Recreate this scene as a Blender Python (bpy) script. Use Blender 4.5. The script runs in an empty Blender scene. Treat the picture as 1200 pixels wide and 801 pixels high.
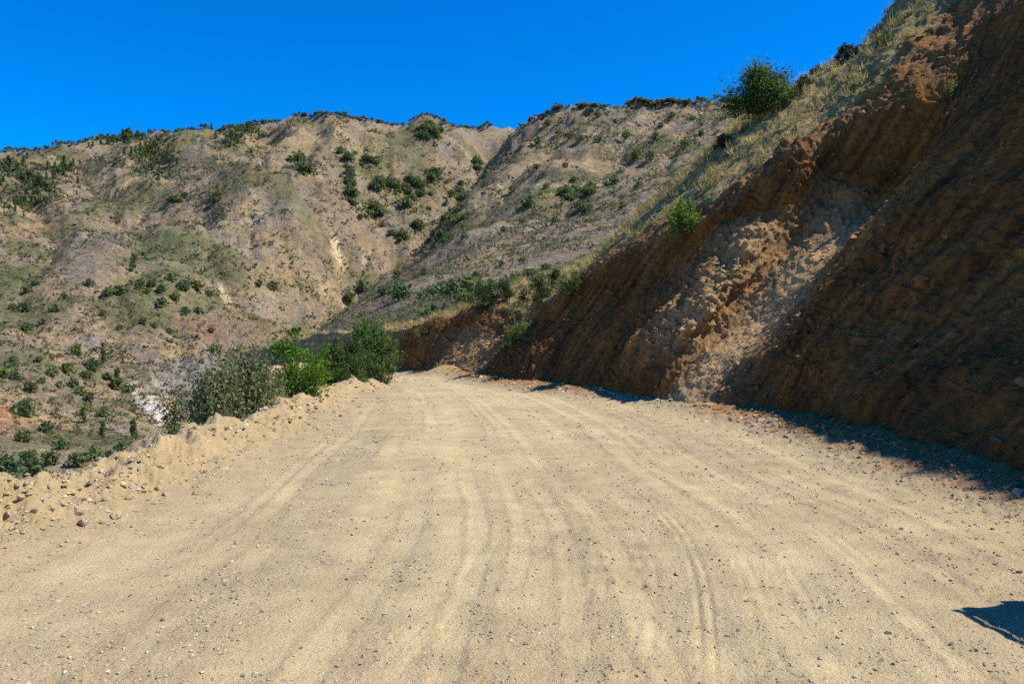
import bpy, math
import numpy as np

# ------------------------------------------------------------------ camera, sky, sun, exposure
F, HOR, EYE = 950.0, 395.0, 1.7          # focal length and horizon in photo pixels (1200 wide), eye height in metres
scene = bpy.context.scene
col = scene.collection
cam_d = bpy.data.cameras.new('camera')
cam = bpy.data.objects.new('camera', cam_d)
col.objects.link(cam)
cam.location = (0, 0, EYE)
cam.rotation_euler = (math.radians(90), 0, 0)
cam_d.sensor_width = 36.0
cam_d.lens = 36.0 * F / 1200.0
cam_d.shift_y = -(400.5 - HOR) / 1200.0
cam_d.clip_start = 0.05
cam_d.clip_end = 6000
scene.camera = cam

SUN_EL = math.radians(52)
SUN_H = np.array([math.cos(math.radians(-4)), math.sin(math.radians(-4))])   # towards the sun, in plan
w = bpy.data.worlds.new('World')
scene.world = w
w.use_nodes = True
nt = w.node_tree
sky = nt.nodes.new('ShaderNodeTexSky')
sky.sky_type = 'NISHITA'
sky.sun_disc = False
sky.sun_elevation = SUN_EL
sky.sun_rotation = math.atan2(SUN_H[0], SUN_H[1])
sky.altitude = 2200
sky.air_density = 1.0
sky.dust_density = 0.0
sky.ozone_density = 6.0
hs = nt.nodes.new('ShaderNodeHueSaturation')
hs.inputs['Saturation'].default_value = 1.42
hs.inputs['Hue'].default_value = 0.508
hs.inputs['Value'].default_value = 1.0
bg = nt.nodes['Background']
bg.inputs['Strength'].default_value = 0.148
nt.links.new(sky.outputs[0], hs.inputs['Color'])
nt.links.new(hs.outputs[0], bg.inputs['Color'])

sun_d = bpy.data.lights.new('sun', 'SUN')
sun_d.energy = 5.0
sun_d.angle = math.radians(0.5)
sun_d.color = (1.0, 0.93, 0.82)
sun = bpy.data.objects.new('sun', sun_d)
col.objects.link(sun)
sv = np.array([SUN_H[0] * math.cos(SUN_EL), SUN_H[1] * math.cos(SUN_EL), math.sin(SUN_EL)])
sun.rotation_euler = (math.radians(90) - SUN_EL, 0, math.atan2(SUN_H[0], -SUN_H[1]))
scene.view_settings.view_transform = 'Standard'
scene.view_settings.look = 'None'
scene.view_settings.gamma = 1.0
scene.view_settings.exposure = 0.58
scene.render.engine = 'CYCLES'
scene.cycles.max_bounces = 6
scene.cycles.use_denoising = False

rng = np.random.default_rng(7)

# ------------------------------------------------------------------ helpers
PERM = np.random.default_rng(3).permutation(256).astype(np.int64)
PERM = np.concatenate([PERM, PERM, PERM])
GR = np.random.default_rng(5).normal(size=(256, 3))
GR /= np.linalg.norm(GR, axis=1)[:, None]
GR = GR.astype(np.float32)


def noise(x, y, z=None):
    """gradient noise, about -0.7 .. 0.7"""
    x = np.asarray(x, dtype=np.float32)
    y = np.asarray(y, dtype=np.float32)
    z = np.zeros_like(x) if z is None else np.asarray(z, dtype=np.float32)
    xi, yi, zi = np.floor(x), np.floor(y), np.floor(z)
    fx, fy, fz = x - xi, y - yi, z - zi
    xi, yi, zi = [(a.astype(np.int64)) & 255 for a in (xi, yi, zi)]
    u, v, t = [a * a * a * (a * (a * 6 - 15) + 10) for a in (fx, fy, fz)]
    out = np.zeros_like(x)
    for dx in (0, 1):
        wx = u if dx else 1 - u
        px = PERM[(xi + dx) & 255]
        for dy in (0, 1):
            wy = v if dy else 1 - v
            py = PERM[px + ((yi + dy) & 255)]
            for dz in (0, 1):
                wz = t if dz else 1 - t
                g = GR[PERM[py + ((zi + dz) & 255)]]
                out += wx * wy * wz * (g[..., 0] * (fx - dx) + g[..., 1] * (fy - dy) + g[..., 2] * (fz - dz))
    return out


def fbm(x, y, z, octs=4, gain=0.5, lac=2.03):
    s, a = 0, 1.0
    for i in range(octs):
        s = s + a * noise(x * lac ** i + 17.3 * i, y * lac ** i - 9.1 * i, z * lac ** i + 4.7 * i)
        a *= gain
    return s


def sstep(x, a, b):
    t = np.clip((x - a) / (b - a), 0, 1)
    return t * t * (3 - 2 * t)


def mesh_np(name, verts, faces, mats, cols=None, smooth=True, mat_idx=None):
    """verts (n,3), faces (m,k) with k 3 or 4; cols (n,3) point colours"""
    verts = np.ascontiguousarray(verts, dtype=np.float32)
    faces = np.ascontiguousarray(faces, dtype=np.int32)
    me = bpy.data.meshes.new(name)
    k = faces.shape[1]
    me.vertices.add(len(verts))
    me.vertices.foreach_set('co', verts.ravel())
    me.loops.add(faces.size)
    me.loops.foreach_set('vertex_index', faces.ravel())
    me.polygons.add(len(faces))
    me.polygons.foreach_set('loop_start', np.arange(0, faces.size, k, dtype=np.int32))
    me.polygons.foreach_set('loop_total', np.full(len(faces), k, dtype=np.int32))
    me.polygons.foreach_set('use_smooth', np.full(len(faces), smooth, dtype=bool))
    for m in (mats if isinstance(mats, (list, tuple)) else [mats]):
        me.materials.append(m)
    if mat_idx is not None:
        me.polygons.foreach_set('material_index', np.asarray(mat_idx, dtype=np.int32))
    me.update(calc_edges=True)
    if cols is not None:
        c = np.ones((len(verts), 4), dtype=np.float32)
        c[:, :3] = cols
        a = me.color_attributes.new('tint', 'FLOAT_COLOR', 'POINT')
        a.data.foreach_set('color', c.ravel())
    return me


def obj(name, me, parent=None, loc=None):
    o = bpy.data.objects.new(name, me)
    col.objects.link(o)
    if parent is not None:
        o.parent = parent
    if loc is not None:
        o.location = loc
    return o


def tag(o, label=None, cat=None, group=None, kind=None):
    for k, v in (('label', label), ('category', cat), ('group', group), ('kind', kind)):
        if v:
            o[k] = v
    return o


def grid_faces(nr, nc):
    i = np.arange(nr - 1)[:, None] * nc + np.arange(nc - 1)[None, :]
    i = i.ravel()
    return np.stack([i, i + 1, i + nc + 1, i + nc], 1)


def at(px, py, Y):
    return np.array([(px - 600) / F * Y, Y, EYE + (HOR - py) / F * Y])


# ------------------------------------------------------------------ materials
def new_mat(name):
    m = bpy.data.materials.new(name)
    m.use_nodes = True
    t = m.node_tree
    b = t.nodes['Principled BSDF']
    b.inputs['Specular IOR Level'].default_value = 0.15
    b.inputs['Roughness'].default_value = 0.95
    return m, t, b


def N(t, kind, **kw):
    n = t.nodes.new(kind)
    for k, v in kw.items():
        if k in n.inputs.keys() if hasattr(n.inputs, 'keys') else False:
            n.inputs[k].default_value = v
        else:
            setattr(n, k, v)
    return n


def tex_noise(t, vec, scale, detail=4, rough=0.55, lac=2.0):
    n = t.nodes.new('ShaderNodeTexNoise')
    n.inputs['Scale'].default_value = scale
    n.inputs['Detail'].default_value = detail
    n.inputs['Roughness'].default_value = rough
    t.links.new(vec, n.inputs['Vector'])
    return n.outputs['Fac']


def ramp(t, fac, stops):
    n = t.nodes.new('ShaderNodeValToRGB')
    e = n.color_ramp.elements
    while len(e) < len(stops):
        e.new(0.5)
    for k, (p, c) in enumerate(stops):
        e[k].position = p
        e[k].color = (c, c, c, 1) if isinstance(c, (int, float)) else (*c, 1)
    t.links.new(fac, n.inputs['Fac'])
    return n.outputs['Color']


def mix(t, a, b, fac, mode='MIX'):
    n = t.nodes.new('ShaderNodeMix')
    n.data_type = 'RGBA'
    n.blend_type = mode
    for s, v in ((n.inputs[0], fac), (n.inputs[6], a), (n.inputs[7], b)):
        if hasattr(v, 'links') or hasattr(v, 'is_linked'):
            t.links.new(v, s)
        elif isinstance(v, (int, float)):
            s.default_value = v if s.type == 'VALUE' else (v, v, v, 1)
        else:
            s.default_value = (*v, 1)
    return n.outputs[2]


def math_n(t, op, a, b=0.0):
    n = t.nodes.new('ShaderNodeMath')
    n.operation = op
    for s, v in ((n.inputs[0], a), (n.inputs[1], b)):
        if isinstance(v, (int, float)):
            s.default_value = v
        else:
            t.links.new(v, s)
    return n.outputs[0]


def bump(t, height, dist, strength=1.0, normal=None):
    n = t.nodes.new('ShaderNodeBump')
    n.inputs['Strength'].default_value = strength
    n.inputs['Distance'].default_value = dist
    t.links.new(height, n.inputs['Height'])
    if normal is not None:
        t.links.new(normal, n.inputs['Normal'])
    return n.outputs[0]


def obj_coords(t, scale=(1, 1, 1)):
    c = t.nodes.new('ShaderNodeTexCoord').outputs['Object']
    if scale != (1, 1, 1):
        m = t.nodes.new('ShaderNodeMapping')
        m.inputs['Scale'].default_value = scale
        t.links.new(c, m.inputs['Vector'])
        c = m.outputs[0]
    return c


def tint(t):
    n = t.nodes.new('ShaderNodeVertexColor')
    n.layer_name = 'tint'
    return n.outputs['Color']


def mat_road():
    m, t, b = new_mat('dusty gravel road')
    c = obj_coords(t)
    base = tint(t)
    n1 = tex_noise(t, c, 3.0, 6, 0.65)
    n2 = tex_noise(t, c, 38.0, 5, 0.7)
    n3 = tex_noise(t, c, 130.0, 3, 0.6)
    v = t.nodes.new('ShaderNodeTexVoronoi')
    v.inputs['Scale'].default_value = 55.0
    t.links.new(c, v.inputs['Vector'])
    k = mix(t, base, ramp(t, n1, [(0.3, 0.86), (0.7, 1.12)]), 1.0, 'MULTIPLY')
    k = mix(t, k, ramp(t, n2, [(0.28, 0.62), (0.42, 0.93), (0.6, 1.05), (0.75, 1.2)]), 1.0, 'MULTIPLY')
    k = mix(t, k, ramp(t, n3, [(0.3, 0.75), (0.7, 1.2)]), 1.0, 'MULTIPLY')
    t.links.new(k, b.inputs['Base Color'])
    h = math_n(t, 'ADD', n2, math_n(t, 'MULTIPLY', n3, 0.35))
    h = math_n(t, 'ADD', h, math_n(t, 'MULTIPLY', v.outputs['Distance'], -0.25))
    t.links.new(bump(t, h, 0.02, 0.9), b.inputs['Normal'])
    return m


def mat_cut():
    m, t, b = new_mat('cut earth and dry turf')
    c = obj_coords(t)
    cs = obj_coords(t, (1.0, 1.0, 0.35))
    base = tint(t)
    n1 = tex_noise(t, cs, 1.3, 6, 0.65)
    n2 = tex_noise(t, c, 7.0, 6, 0.7)
    n3 = tex_noise(t, c, 30.0, 4, 0.65)
    v = t.nodes.new('ShaderNodeTexVoronoi')
    v.inputs['Scale'].default_value = 9.0
    t.links.new(c, v.inputs['Vector'])
    k = mix(t, base, ramp(t, n1, [(0.3, (0.62, 0.6, 0.62)), (0.5, (1, 1, 1)), (0.7, (1.35, 1.2, 1.0))]), 1.0, 'MULTIPLY')
    k = mix(t, k, ramp(t, n2, [(0.3, 0.6), (0.5, 1.0), (0.7, 1.35)]), 1.0, 'MULTIPLY')
    k = mix(t, k, ramp(t, n3, [(0.3, 0.7), (0.7, 1.25)]), 1.0, 'MULTIPLY')
    t.links.new(k, b.inputs['Base Color'])
    h = math_n(t, 'ADD', n2, math_n(t, 'MULTIPLY', n3, 0.35))
    h = math_n(t, 'ADD', h, math_n(t, 'MULTIPLY', v.outputs['Distance'], -0.3))
    t.links.new(bump(t, h, 0.09, 0.85), b.inputs['Normal'])
    return m


def mat_hills():
    m, t, b = new_mat('dry mountain slope')
    c = obj_coords(t)
    base = tint(t)
    n1 = tex_noise(t, c, 0.035, 6, 0.65)
    n2 = tex_noise(t, c, 0.22, 6, 0.72)
    n3 = tex_noise(t, c, 0.8, 4, 0.7)
    k = mix(t, base, ramp(t, n1, [(0.3, (0.78, 0.76, 0.78)), (0.5, (1, 1, 1)), (0.7, (1.2, 1.16, 1.05))]), 1.0, 'MULTIPLY')
    k = mix(t, k, ramp(t, n2, [(0.3, (0.5, 0.52, 0.5)), (0.47, (0.95, 0.95, 0.95)), (0.72, (1.4, 1.35, 1.25))]), 1.0, 'MULTIPLY')
    k = mix(t, k, ramp(t, n3, [(0.3, 0.5), (0.5, 0.98), (0.7, 1.42)]), 1.0, 'MULTIPLY')
    t.links.new(k, b.inputs['Base Color'])
    h = math_n(t, 'ADD', n2, math_n(t, 'MULTIPLY', n3, 0.4))
    t.links.new(bump(t, h, 4.0, 0.8), b.inputs['Normal'])
    return m


def mat_leaf(name, rough=0.6, transl=0.35):
    m, t, b = new_mat(name)
    base = tint(t)
    oi = t.nodes.new('ShaderNodeObjectInfo')
    var = ramp(t, oi.outputs['Random'], [(0.0, (0.8, 0.85, 0.8)), (1.0, (1.15, 1.12, 1.0))])
    k = mix(t, base, var, 1.0, 'MULTIPLY')
    t.links.new(k, b.inputs['Base Color'])
    b.inputs['Roughness'].default_value = rough
    tr = t.nodes.new('ShaderNodeBsdfTranslucent')
    t.links.new(k, tr.inputs['Color'])
    ms = t.nodes.new('ShaderNodeMixShader')
    ms.inputs[0].default_value = transl
    t.links.new(b.outputs[0], ms.inputs[1])
    t.links.new(tr.outputs[0], ms.inputs[2])
    t.links.new(ms.outputs[0], t.nodes['Material Output'].inputs['Surface'])
    return m


def mat_stone(name):
    m, t, b = new_mat(name)
    c = obj_coords(t)
    base = tint(t)
    n = tex_noise(t, c, 14.0, 6, 0.7)
    k = mix(t, base, ramp(t, n, [(0.3, 0.7), (0.7, 1.25)]), 1.0, 'MULTIPLY')
    t.links.new(k, b.inputs['Base Color'])
    t.links.new(bump(t, n, 0.03, 0.7), b.inputs['Normal'])
    return m


def mat_bark():
    m, t, b = new_mat('bark')
    c = obj_coords(t)
    n = tex_noise(t, c, 20.0, 5, 0.7)
    t.links.new(ramp(t, n, [(0.3, (0.06, 0.045, 0.03)), (0.7, (0.17, 0.13, 0.09))]), b.inputs['Base Color'])
    return m


M_ROAD, M_CUT, M_HILL = mat_road(), mat_cut(), mat_hills()
M_LEAF, M_GRASS = mat_leaf('leaves', .6, .42), mat_leaf('dry grass blades', 0.8, 0.3)
M_STONE, M_BARK = mat_stone('broken stone'), mat_bark()

# ------------------------------------------------------------------ the road, its spoil berm and the drop beside it
XB = np.array([(-8, 7.3), (4, 6.2), (9, 5.3), (12.2, 5.2), (14.9, 4.95), (17.2, 4.7), (19.5, 4.1), (21.5, 3.17), (23.4, 2.2), (26.5, .56),
               (29.7, -.88), (33, -1.9), (35, -3.5), (38, -5.2), (41, -9), (46, -16)])
BERM = np.array([(-8, -4.9), (7, -4.85), (9, -4.35), (11, -4.7), (14, -4.45), (19, -5.0), (26, -4.9), (30, -5.2), (32, -6.4), (33.5, -9), (36, -14), (46, -40)])
BH = np.array([(4, .40), (7, .40), (8.6, .27), (10, .26), (11.6, .42), (14, .24), (17, .30), (19, .38), (22, .34), (26, .3), (32, .25)])
XC = np.array([(-8, .7), (4, .6), (7, .75), (10, .45), (15, .1), (20, -.5), (27, -1.7), (33, -5), (40, -13)])
TRK = np.array([(-2, 0.2), (2.5, .62), (4.1, .985), (5, 1.22), (6.3, 1.43), (7.5, 1.5), (9.8, 1.3), (15, .8), (21, 0.0), (27, -1.3), (33, -5)])


WHEEL = [(-3.3 + 6.6 * k / 17 + .12 * math.sin(k * 5.3), .07 + .05 * abs(math.sin(k * 2.7)), .25 * math.sin(k * 1.9) + max(0, k - 9) * .13, k * 1.7) for k in range(18)]


def smooth_interp(y, tab):
    # a gentle average of the piecewise line, so bends are round
    return sum(np.interp(y + o, tab[:, 0], tab[:, 1]) for o in (-.9, -.45, 0, .45, .9)) / 5


def tread(x, y, tab, off, gauge):
    c = smooth_interp(y, tab) + off
    d = x - c
    g = np.exp(-((d - gauge) / .016) ** 2) + np.exp(-((d + gauge) / .016) ** 2)
    ridge = np.exp(-(d / .02) ** 2) + np.exp(-((np.abs(d) - 2 * gauge) / .02) ** 2) * .6
    return g, ridge


def road_h(x, y):
    """height of the ground sheet, how far it is beaten smooth, how far it is berm"""
    xb = np.interp(y, XB[:, 0], XB[:, 1])
    xl = smooth_interp(y, BERM)
    sl = (smooth_interp(y + .1, BERM) - smooth_interp(y - .1, BERM)) / .2
    d = (xl - x) / np.sqrt(1 + sl * sl)              # beyond the berm's crest when positive
    d = np.where(y > 29, np.maximum(d, np.minimum(-11.5 - x, (y - 29) * 2) * .9), d)
    hb = np.interp(y, BH[:, 0], BH[:, 1])
    lump = 1 + .55 * noise(x * .9, y * .9, x * 0 + 3) + .6 * noise(x * 2.3, y * 2.3, x * 0 + 8)
    z = hb * lump * np.exp(-np.where(d < 0, (d / .75) ** 2, (d / .6) ** 2))
    z = z - .80 * np.maximum(d - .25, 0) + .1 * np.maximum(d - .25, 0) * sstep(d, 10, 40)
    bermw = sstep(d, -1.15, -.45)
    z = z + bermw * (.13 * fbm(x * 2.6, y * 2.6, x * 0, 5, .66) + .075 * np.abs(noise(x * 7, y * 7)) + .05 * np.abs(noise(x * 15, y * 15)))
    # the road itself
    xc = smooth_interp(y, XC)
    q = x - xc
    beaten = .6 + .7 * noise(q * .75 + 5, y * .035) + .45 * noise(q * 2.2, y * .06 + 7) + .55 * noise(x * .8, y * .6, x * 0 + 2) + .45 * noise(x * 2.6, y * 2.0, x * 0 + 5)
    beaten = np.clip(beaten, 0, 1) * sstep(xb - x, .1, 1.6) * (1 - sstep(d, -1.7, -.8))
    z = z + .045 * noise(q * .8, y * .05 + 3) + .02 * noise(q * 2.5, y * .1) + .05 * noise(x * .25, y * .25)
    for off, w_, bend, ph in WHEEL:
        c_ = smooth_interp(y, XC) + off + bend * (y - 9) * .06 + .09 * np.sin(y * .16 + ph)
        dd = np.abs(x - c_) + .05 * noise(x * 3, y * 1.2) + .03 * noise(x * 11, y * 5)
        on = sstep(noise(y * .15 + ph, off * 3 + y * 0), -.25, .15) * sstep(xb - x, .5, 1.4) * (1 - sstep(d, -1.7, -1.0))
        band = on * (1 - sstep(dd, w_ * .55, w_))
        beaten = np.clip(beaten * (1 - .25 * on * np.exp(-((dd - w_ * 1.35) / (.35 * w_)) ** 2)) + .24 * band, 0, 1)
        z = z - .004 * band + .004 * on * np.exp(-((dd - w_ * 1.2) / (.3 * w_)) ** 2)
    rough = 1 - .8 * beaten
    z = z + rough * (.022 * fbm(x * 4, y * 4, x * 0 + 1, 4, .6) + .010 * noise(x * 22, y * 22) + .006 * noise(x * 50, y * 50))
    # ripples pushed up by a blade at the right
    rip = sstep(x, 1.2, 2.2) * sstep(9 - y, 0, 3)
    z = z + rip * .008 * noise(x * 3.0 + y * 2.6, y * 11 - x * 4)
    # toe of the cut
    z = z + .25 * sstep(x - xb, -1.1, .8) + .10 * sstep(x - xb, -1.6, 0) * np.abs(fbm(x * 2.2, y * 2.2, x * 0 + 5, 4, .6))
    fade = sstep(y, 3, 5) * (1 - .75 * sstep(y, 7.5, 10)) * (1 - sstep(y, 16, 24))
    for off, gg, dep in ((0, .04, .0105), (-.36, .05, .0055), (-.7, .045, .004), (-1.62, .06, .004), (.34, .05, .004), (.62, .055, .004), (1.25, .05, .004)):
        g, r = tread(x, y, TRK, off, gg)
        k = sstep(noise(y * .9 + off * 7, off * 3 + y * 0) + .5 * noise(y * 5, off + y * 0), -.1, .2) if off else .25 + .75 * sstep(noise(y * 1.3, y * 0 + 2) + .6 * noise(y * 7, y * 0), -.25, .2)
        z = z + fade * k * dep * (r * .45 - g)
        beaten = np.clip(beaten + .3 * fade * k * np.exp(-((x - smooth_interp(y, TRK) - off) / .13) ** 2), 0, 1)
    # mound where the road turns out of sight
    m = np.exp(-(((x + 3.0) / .9) ** 2 + ((y - 34.3) / .8) ** 2))
    z = z + .32 * m
    z = z - 6.0 * sstep(y, 42.5, 47) * sstep(-x, 6, 11) - 3.0 * sstep(y, 47, 52)
    return z, beaten, np.maximum(bermw, .7 * m)


NR, NC = 550, 820
u = np.concatenate([np.linspace(-2.2, -.68, 90, endpoint=False), np.linspace(-.68, .66, NC - 130, endpoint=False), np.linspace(.66, 1.6, 40)])
yy = np.concatenate([np.linspace(-6, 1.9, 24, endpoint=False), np.exp(np.linspace(math.log(1.9 + 1), math.log(53.), NR - 24)) - 1])
X = u[None, :] * (np.abs(yy)[:, None] + 1.5)
Yg = np.repeat(yy[:, None], NC, 1)
Z, beat, berm = road_h(X, Yg)
pale, gravel, orange = np.array([.50, .405, .222]), np.array([.31, .245, .145]), np.array([.40, .295, .15])
tn = np.clip(.5 + 1.2 * fbm(X * .35, Yg * .35, X * 0 + 9, 3), 0, 1)
cr = gravel + (pale - gravel) * beat[..., None]
cr = cr + (np.array([.43, .325, .175]) - cr) * (.55 * tn * (1 - beat))[..., None]
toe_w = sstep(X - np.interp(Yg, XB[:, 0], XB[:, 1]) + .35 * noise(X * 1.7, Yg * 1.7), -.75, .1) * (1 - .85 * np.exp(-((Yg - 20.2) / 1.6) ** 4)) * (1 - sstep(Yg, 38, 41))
cr = cr + (np.array([.28, .14, .042]) - cr) * (.9 * toe_w)[..., None]  # spilled earth; the brown is also painted in to warm the shadow here
cr = cr + (orange - cr) * (berm * (.45 + .5 * tn))[..., None]
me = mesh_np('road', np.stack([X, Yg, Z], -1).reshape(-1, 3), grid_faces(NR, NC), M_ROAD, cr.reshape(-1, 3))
road = tag(obj('road', me), 'pale dusty gravel road with tyre tracks and a low spoil berm', kind='structure')

# ------------------------------------------------------------------ the cut hillside
ST = [  # sections of the slope from foot to crest, then back over the hill; last number: row where the turf begins
    ([(7.3, -8, 0), (8.0, -8, 1.1), (9.0, -8, 2.1), (10.5, -8, 3.6), (12.1, -8, 5.6), (13.8, -8, 7.9), (16.3, -8, 12.6), (21, -8, 15.5), (36, -8, 18)], 6.1),
    ([(6.3, 4, 0), (7.0, 4, 1.0), (8.2, 4, 2.0), (9.6, 4, 3.6), (11.2, 4, 5.6), (12.9, 4, 8.1), (15.2, 4, 12.7), (20, 4, 15.5), (35, 4, 18)], 6.1),
    ([(5.45, 9, 0), (6.35, 9.1, 1.0), (7.8, 9.2, 2.0), (9.3, 9.3, 3.65), (10.9, 9.4, 5.7), (12.5, 9.4, 8.3), (14.7, 9.5, 12.5), (20, 10, 15.5), (35, 11, 18)], 6.1),
    ([(5.35, 12.2, 0), (6.15, 12.4, 1.0), (7.4, 12.6, 2.0), (9.0, 12.8, 3.75), (10.5, 12.9, 5.75), (12.1, 13, 8.2), (14.3, 13.2, 12.2), (19.5, 14, 15.5), (35, 16, 18)], 6.1),
    ([(5.1, 14.9, 0), (5.85, 15.4, 1.0), (7.05, 15.8, 2.3), (8.35, 16, 3.9), (9.95, 16.2, 5.9), (11.5, 16.3, 8.1), (13.9, 16.8, 11.8), (19, 18, 15.2), (34, 22, 17.5)], 6.4),
    ([(4.85, 17.2, 0), (5.65, 17.4, 1.2), (6.44, 17.7, 2.45), (7.6, 17.9, 3.7), (9.55, 18.9, 5.8), (11.5, 19.2, 7.8), (15.8, 20.8, 13.4), (20, 22.5, 16.0), (33, 28, 18)], 6.6),
    ([(3.6, 19.0, 0), (4.9, 19.35, .85), (6.25, 19.7, 1.95), (7.45, 20.0, 3.3), (9.8, 21.0, 5.1), (11.65, 21.2, 8.6), (14.2, 25.4, 13.2), (17.2, 31.0, 16.9), (30, 40, 18)], 5.75),
    ([(3.5, 20.2, 0), (4.6, 20.4, 1.15), (6.0, 21.0, 2.6), (7.5, 21.6, 4.2), (9.0, 22.2, 6.2), (10.2, 22.6, 8.7), (12.8, 27, 12.3), (15.8, 32, 15), (29, 42, 15)], 5.05),
    ([(3.1, 21.3, 0), (4.1, 20.75, 1.62), (5.55, 21.1, 3.5), (7.05, 22.6, 5.15), (7.84, 22.6, 6.85), (9.6, 25.2, 8.7), (12.4, 29.4, 11.95), (15.5, 34, 13.4), (28, 45, 12)], 4.3),
    ([(2.2, 23.4, 0), (3.1, 24.1, 1.45), (4.55, 24.8, 3.4), (5.2, 24.8, 4.5), (5.75, 24.7, 5.35), (7.4, 27.5, 7.7), (9.45, 32, 10.5), (12.5, 37, 11.8), (24, 49, 9)], 4.3),
    ([(.56, 26.5, 0), (1.4, 27.5, 1.2), (2.15, 28.1, 2.3), (2.95, 28.4, 3.6), (3.5, 28.3, 4.6), (4.6, 30.2, 5.85), (6.4, 35, 7.9), (9.6, 40, 8.9), (19, 52, 6)], 4.4),
    ([(-.88, 29.7, 0), (-.35, 30.5, 1.03), (.4, 30.5, 1.7), (.9, 30.6, 2.1), (1.3, 30.8, 3.1), (2.2, 32, 3.95), (3.5, 36.5, 5.2), (6, 42, 6.2), (13, 55, 4)], 4.1),
    ([(-1.9, 32.8, 0), (-.9, 33.1, .8), (-.4, 33.5, 1.4), (0.05, 33.9, 2.0), (.55, 34.4, 3.1), (1.0, 35.5, 3.7), (1.7, 38, 4.6), (3.5, 43, 5.2), (8, 56, 3.2)], 3.3),
    ([(-3.5, 35, -.05), (-2.7, 35.5, .95), (-2.2, 35.9, 1.9), (-1.9, 36.1, 2.5), (-1.6, 36.5, 3.0), (-1.0, 38, 3.6), (-.5, 40, 4.0), (.8, 45, 4.4), (4, 58, 2.6)], 4.0),
    ([(-5.2, 38, -.05), (-5.1, 38.2, .6), (-5.0, 38.4, 1.2), (-4.9, 38.5, 1.8), (-4.8, 38.6, 2.2), (-4.6, 40.5, 2.4), (-4.3, 43, 2.6), (-3.6, 48, 2.4), (-2, 60, 1.4)], 3.9),
    ([(-9, 41, -.1), (-9, 41.3, .6), (-9, 41.6, 1.0), (-9, 41.8, 1.6), (-9, 42.0, 2.0), (-9, 44, 2.0), (-9, 47, 1.6), (-8.5, 51, 1.3), (-8, 62, -.5)], 3.9),
    ([(-16, 46, -.2), (-16, 46.2, .2), (-16, 46.5, .4), (-16, 46.8, .6), (-16, 47.3, .8), (-16, 49, .5), (-16, 51, 0), (-16, 55, -1), (-16, 65, -5)], 3.9),
]
P = np.array([s[0] for s in ST], dtype=float)           # station, row, xyz
P[:, 0, 2] -= .35                                       # tuck the foot under the road sheet
TURF = np.array([s[1] for s in ST])


def catmull(arr, t):
    """arr (n, ...), t in 0..n-1"""
    n = len(arr)
    i = np.clip(np.floor(t).astype(int), 0, n - 2)
    f = (t - i).reshape(-1, *([1] * (arr.ndim - 1)))
    p0, p1, p2, p3 = arr[np.maximum(i - 1, 0)], arr[i], arr[i + 1], arr[np.minimum(i + 2, n - 1)]
    m1, m2 = .35 * (p2 - p0), .35 * (p3 - p1)
    return (2 * f ** 3 - 3 * f ** 2 + 1) * p1 + (f ** 3 - 2 * f ** 2 + f) * m1 + (-2 * f ** 3 + 3 * f ** 2) * p2 + (f ** 3 - f ** 2) * m2


dens = np.array([12, 14, 26, 34, 46, 66, 44, 50, 72, 76, 64, 60, 48, 48, 34, 16]) * 1.05
ts = np.concatenate([np.linspace(k, k + 1, int(d), endpoint=False) for k, d in enumerate(dens)] + [[len(ST) - 1.0]])
tr = np.concatenate([np.linspace(k, k + 1, d, endpoint=False) for k, d in enumerate([46, 52, 54, 56, 62, 60, 30, 16])] + [[8.0]])
G = catmull(P, ts)                                       # (ns, rows, 3)
G = catmull(np.swapaxes(G, 0, 1), tr)                    # (nt, ns, 3)
nt_, ns_ = G.shape[:2]
turf_row = np.interp(ts, np.arange(len(ST)), TURF)[None, :].repeat(nt_, 0)
row = tr[:, None].repeat(ns_, 1)
sta = ts[None, :].repeat(nt_, 0)


def normals(G):
    a = np.gradient(G, axis=1)
    b = np.gradient(G, axis=0)
    n = np.cross(a, b)
    n /= np.linalg.norm(n, axis=-1, keepdims=True) + 1e-9
    return n


Nn = normals(G)
if Nn[..., 2].mean() < 0:
    Nn = -Nn
x, y, z = G[..., 0], G[..., 1], G[..., 2]
tw = .35 * noise(x * .45, y * .45, z * .45)
talus = np.exp(-((sta - 6.3) / .75) ** 2) * (1 - sstep(row, 2.7, 3.6)) + .5 * np.exp(-((sta - 12.5) / .8) ** 2) * (1 - sstep(row, 2.0, 3.0))
talus = np.clip(talus, 0, 1)
turf = sstep(row + tw * 1.0 + .35 * noise(x * 1.6, y * 1.6, z * 1.6), turf_row - .12, turf_row + .22)
turf = turf * (1 - .5 * sstep(noise(x * .9 + 3, y * .9, z * .9) + .5 * noise(x * 2.6, y * 2.6, z * 2.6), .12, .32))
amp = sstep(row, 0.0, .6) * (1 - .4 * np.exp(-((sta - 9.8) / .9) ** 4)) * (1 - .3 * np.exp(-((sta - 3) / 2.0) ** 4)) * (1 - .45 * np.exp(-((sta - 5.5) / .7) ** 4) * sstep(row, 2.6, 3.4)) * (1 - .80 * talus) * (1 - .45 * turf) * (1 - .5 * sstep(row, 6.5, 7.5))
big = .42 * noise(x * .42, y * .42, z * .42) + .24 * noise(x * .95 + 7, y * .95, z * .95)
arc = np.cumsum(np.linalg.norm(np.gradient(G[:, :, :], axis=1), axis=-1).mean(0))[None, :].repeat(nt_, 0)
rill = -np.abs(noise(arc * .75 + .25 * z, z * .22, x * 0 + 2)) * .42 - np.abs(noise(arc * 2.1 + .5 * z, z * .5, x * 0 + 4)) * .16
scrape = .05 * noise(arc * 4.5 + .8 * z, z * .35, x * 0 + 6) + .035 * noise(arc * 8 + 1.5 * z, z * .6, x * 0 + 7)
lq = .9 * z - .30 * arc + 1.6 * noise(x * .6 + 9, y * .6, z * .6) + .5 * noise(x * 1.8, y * 1.8, z * 1.8)
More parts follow.
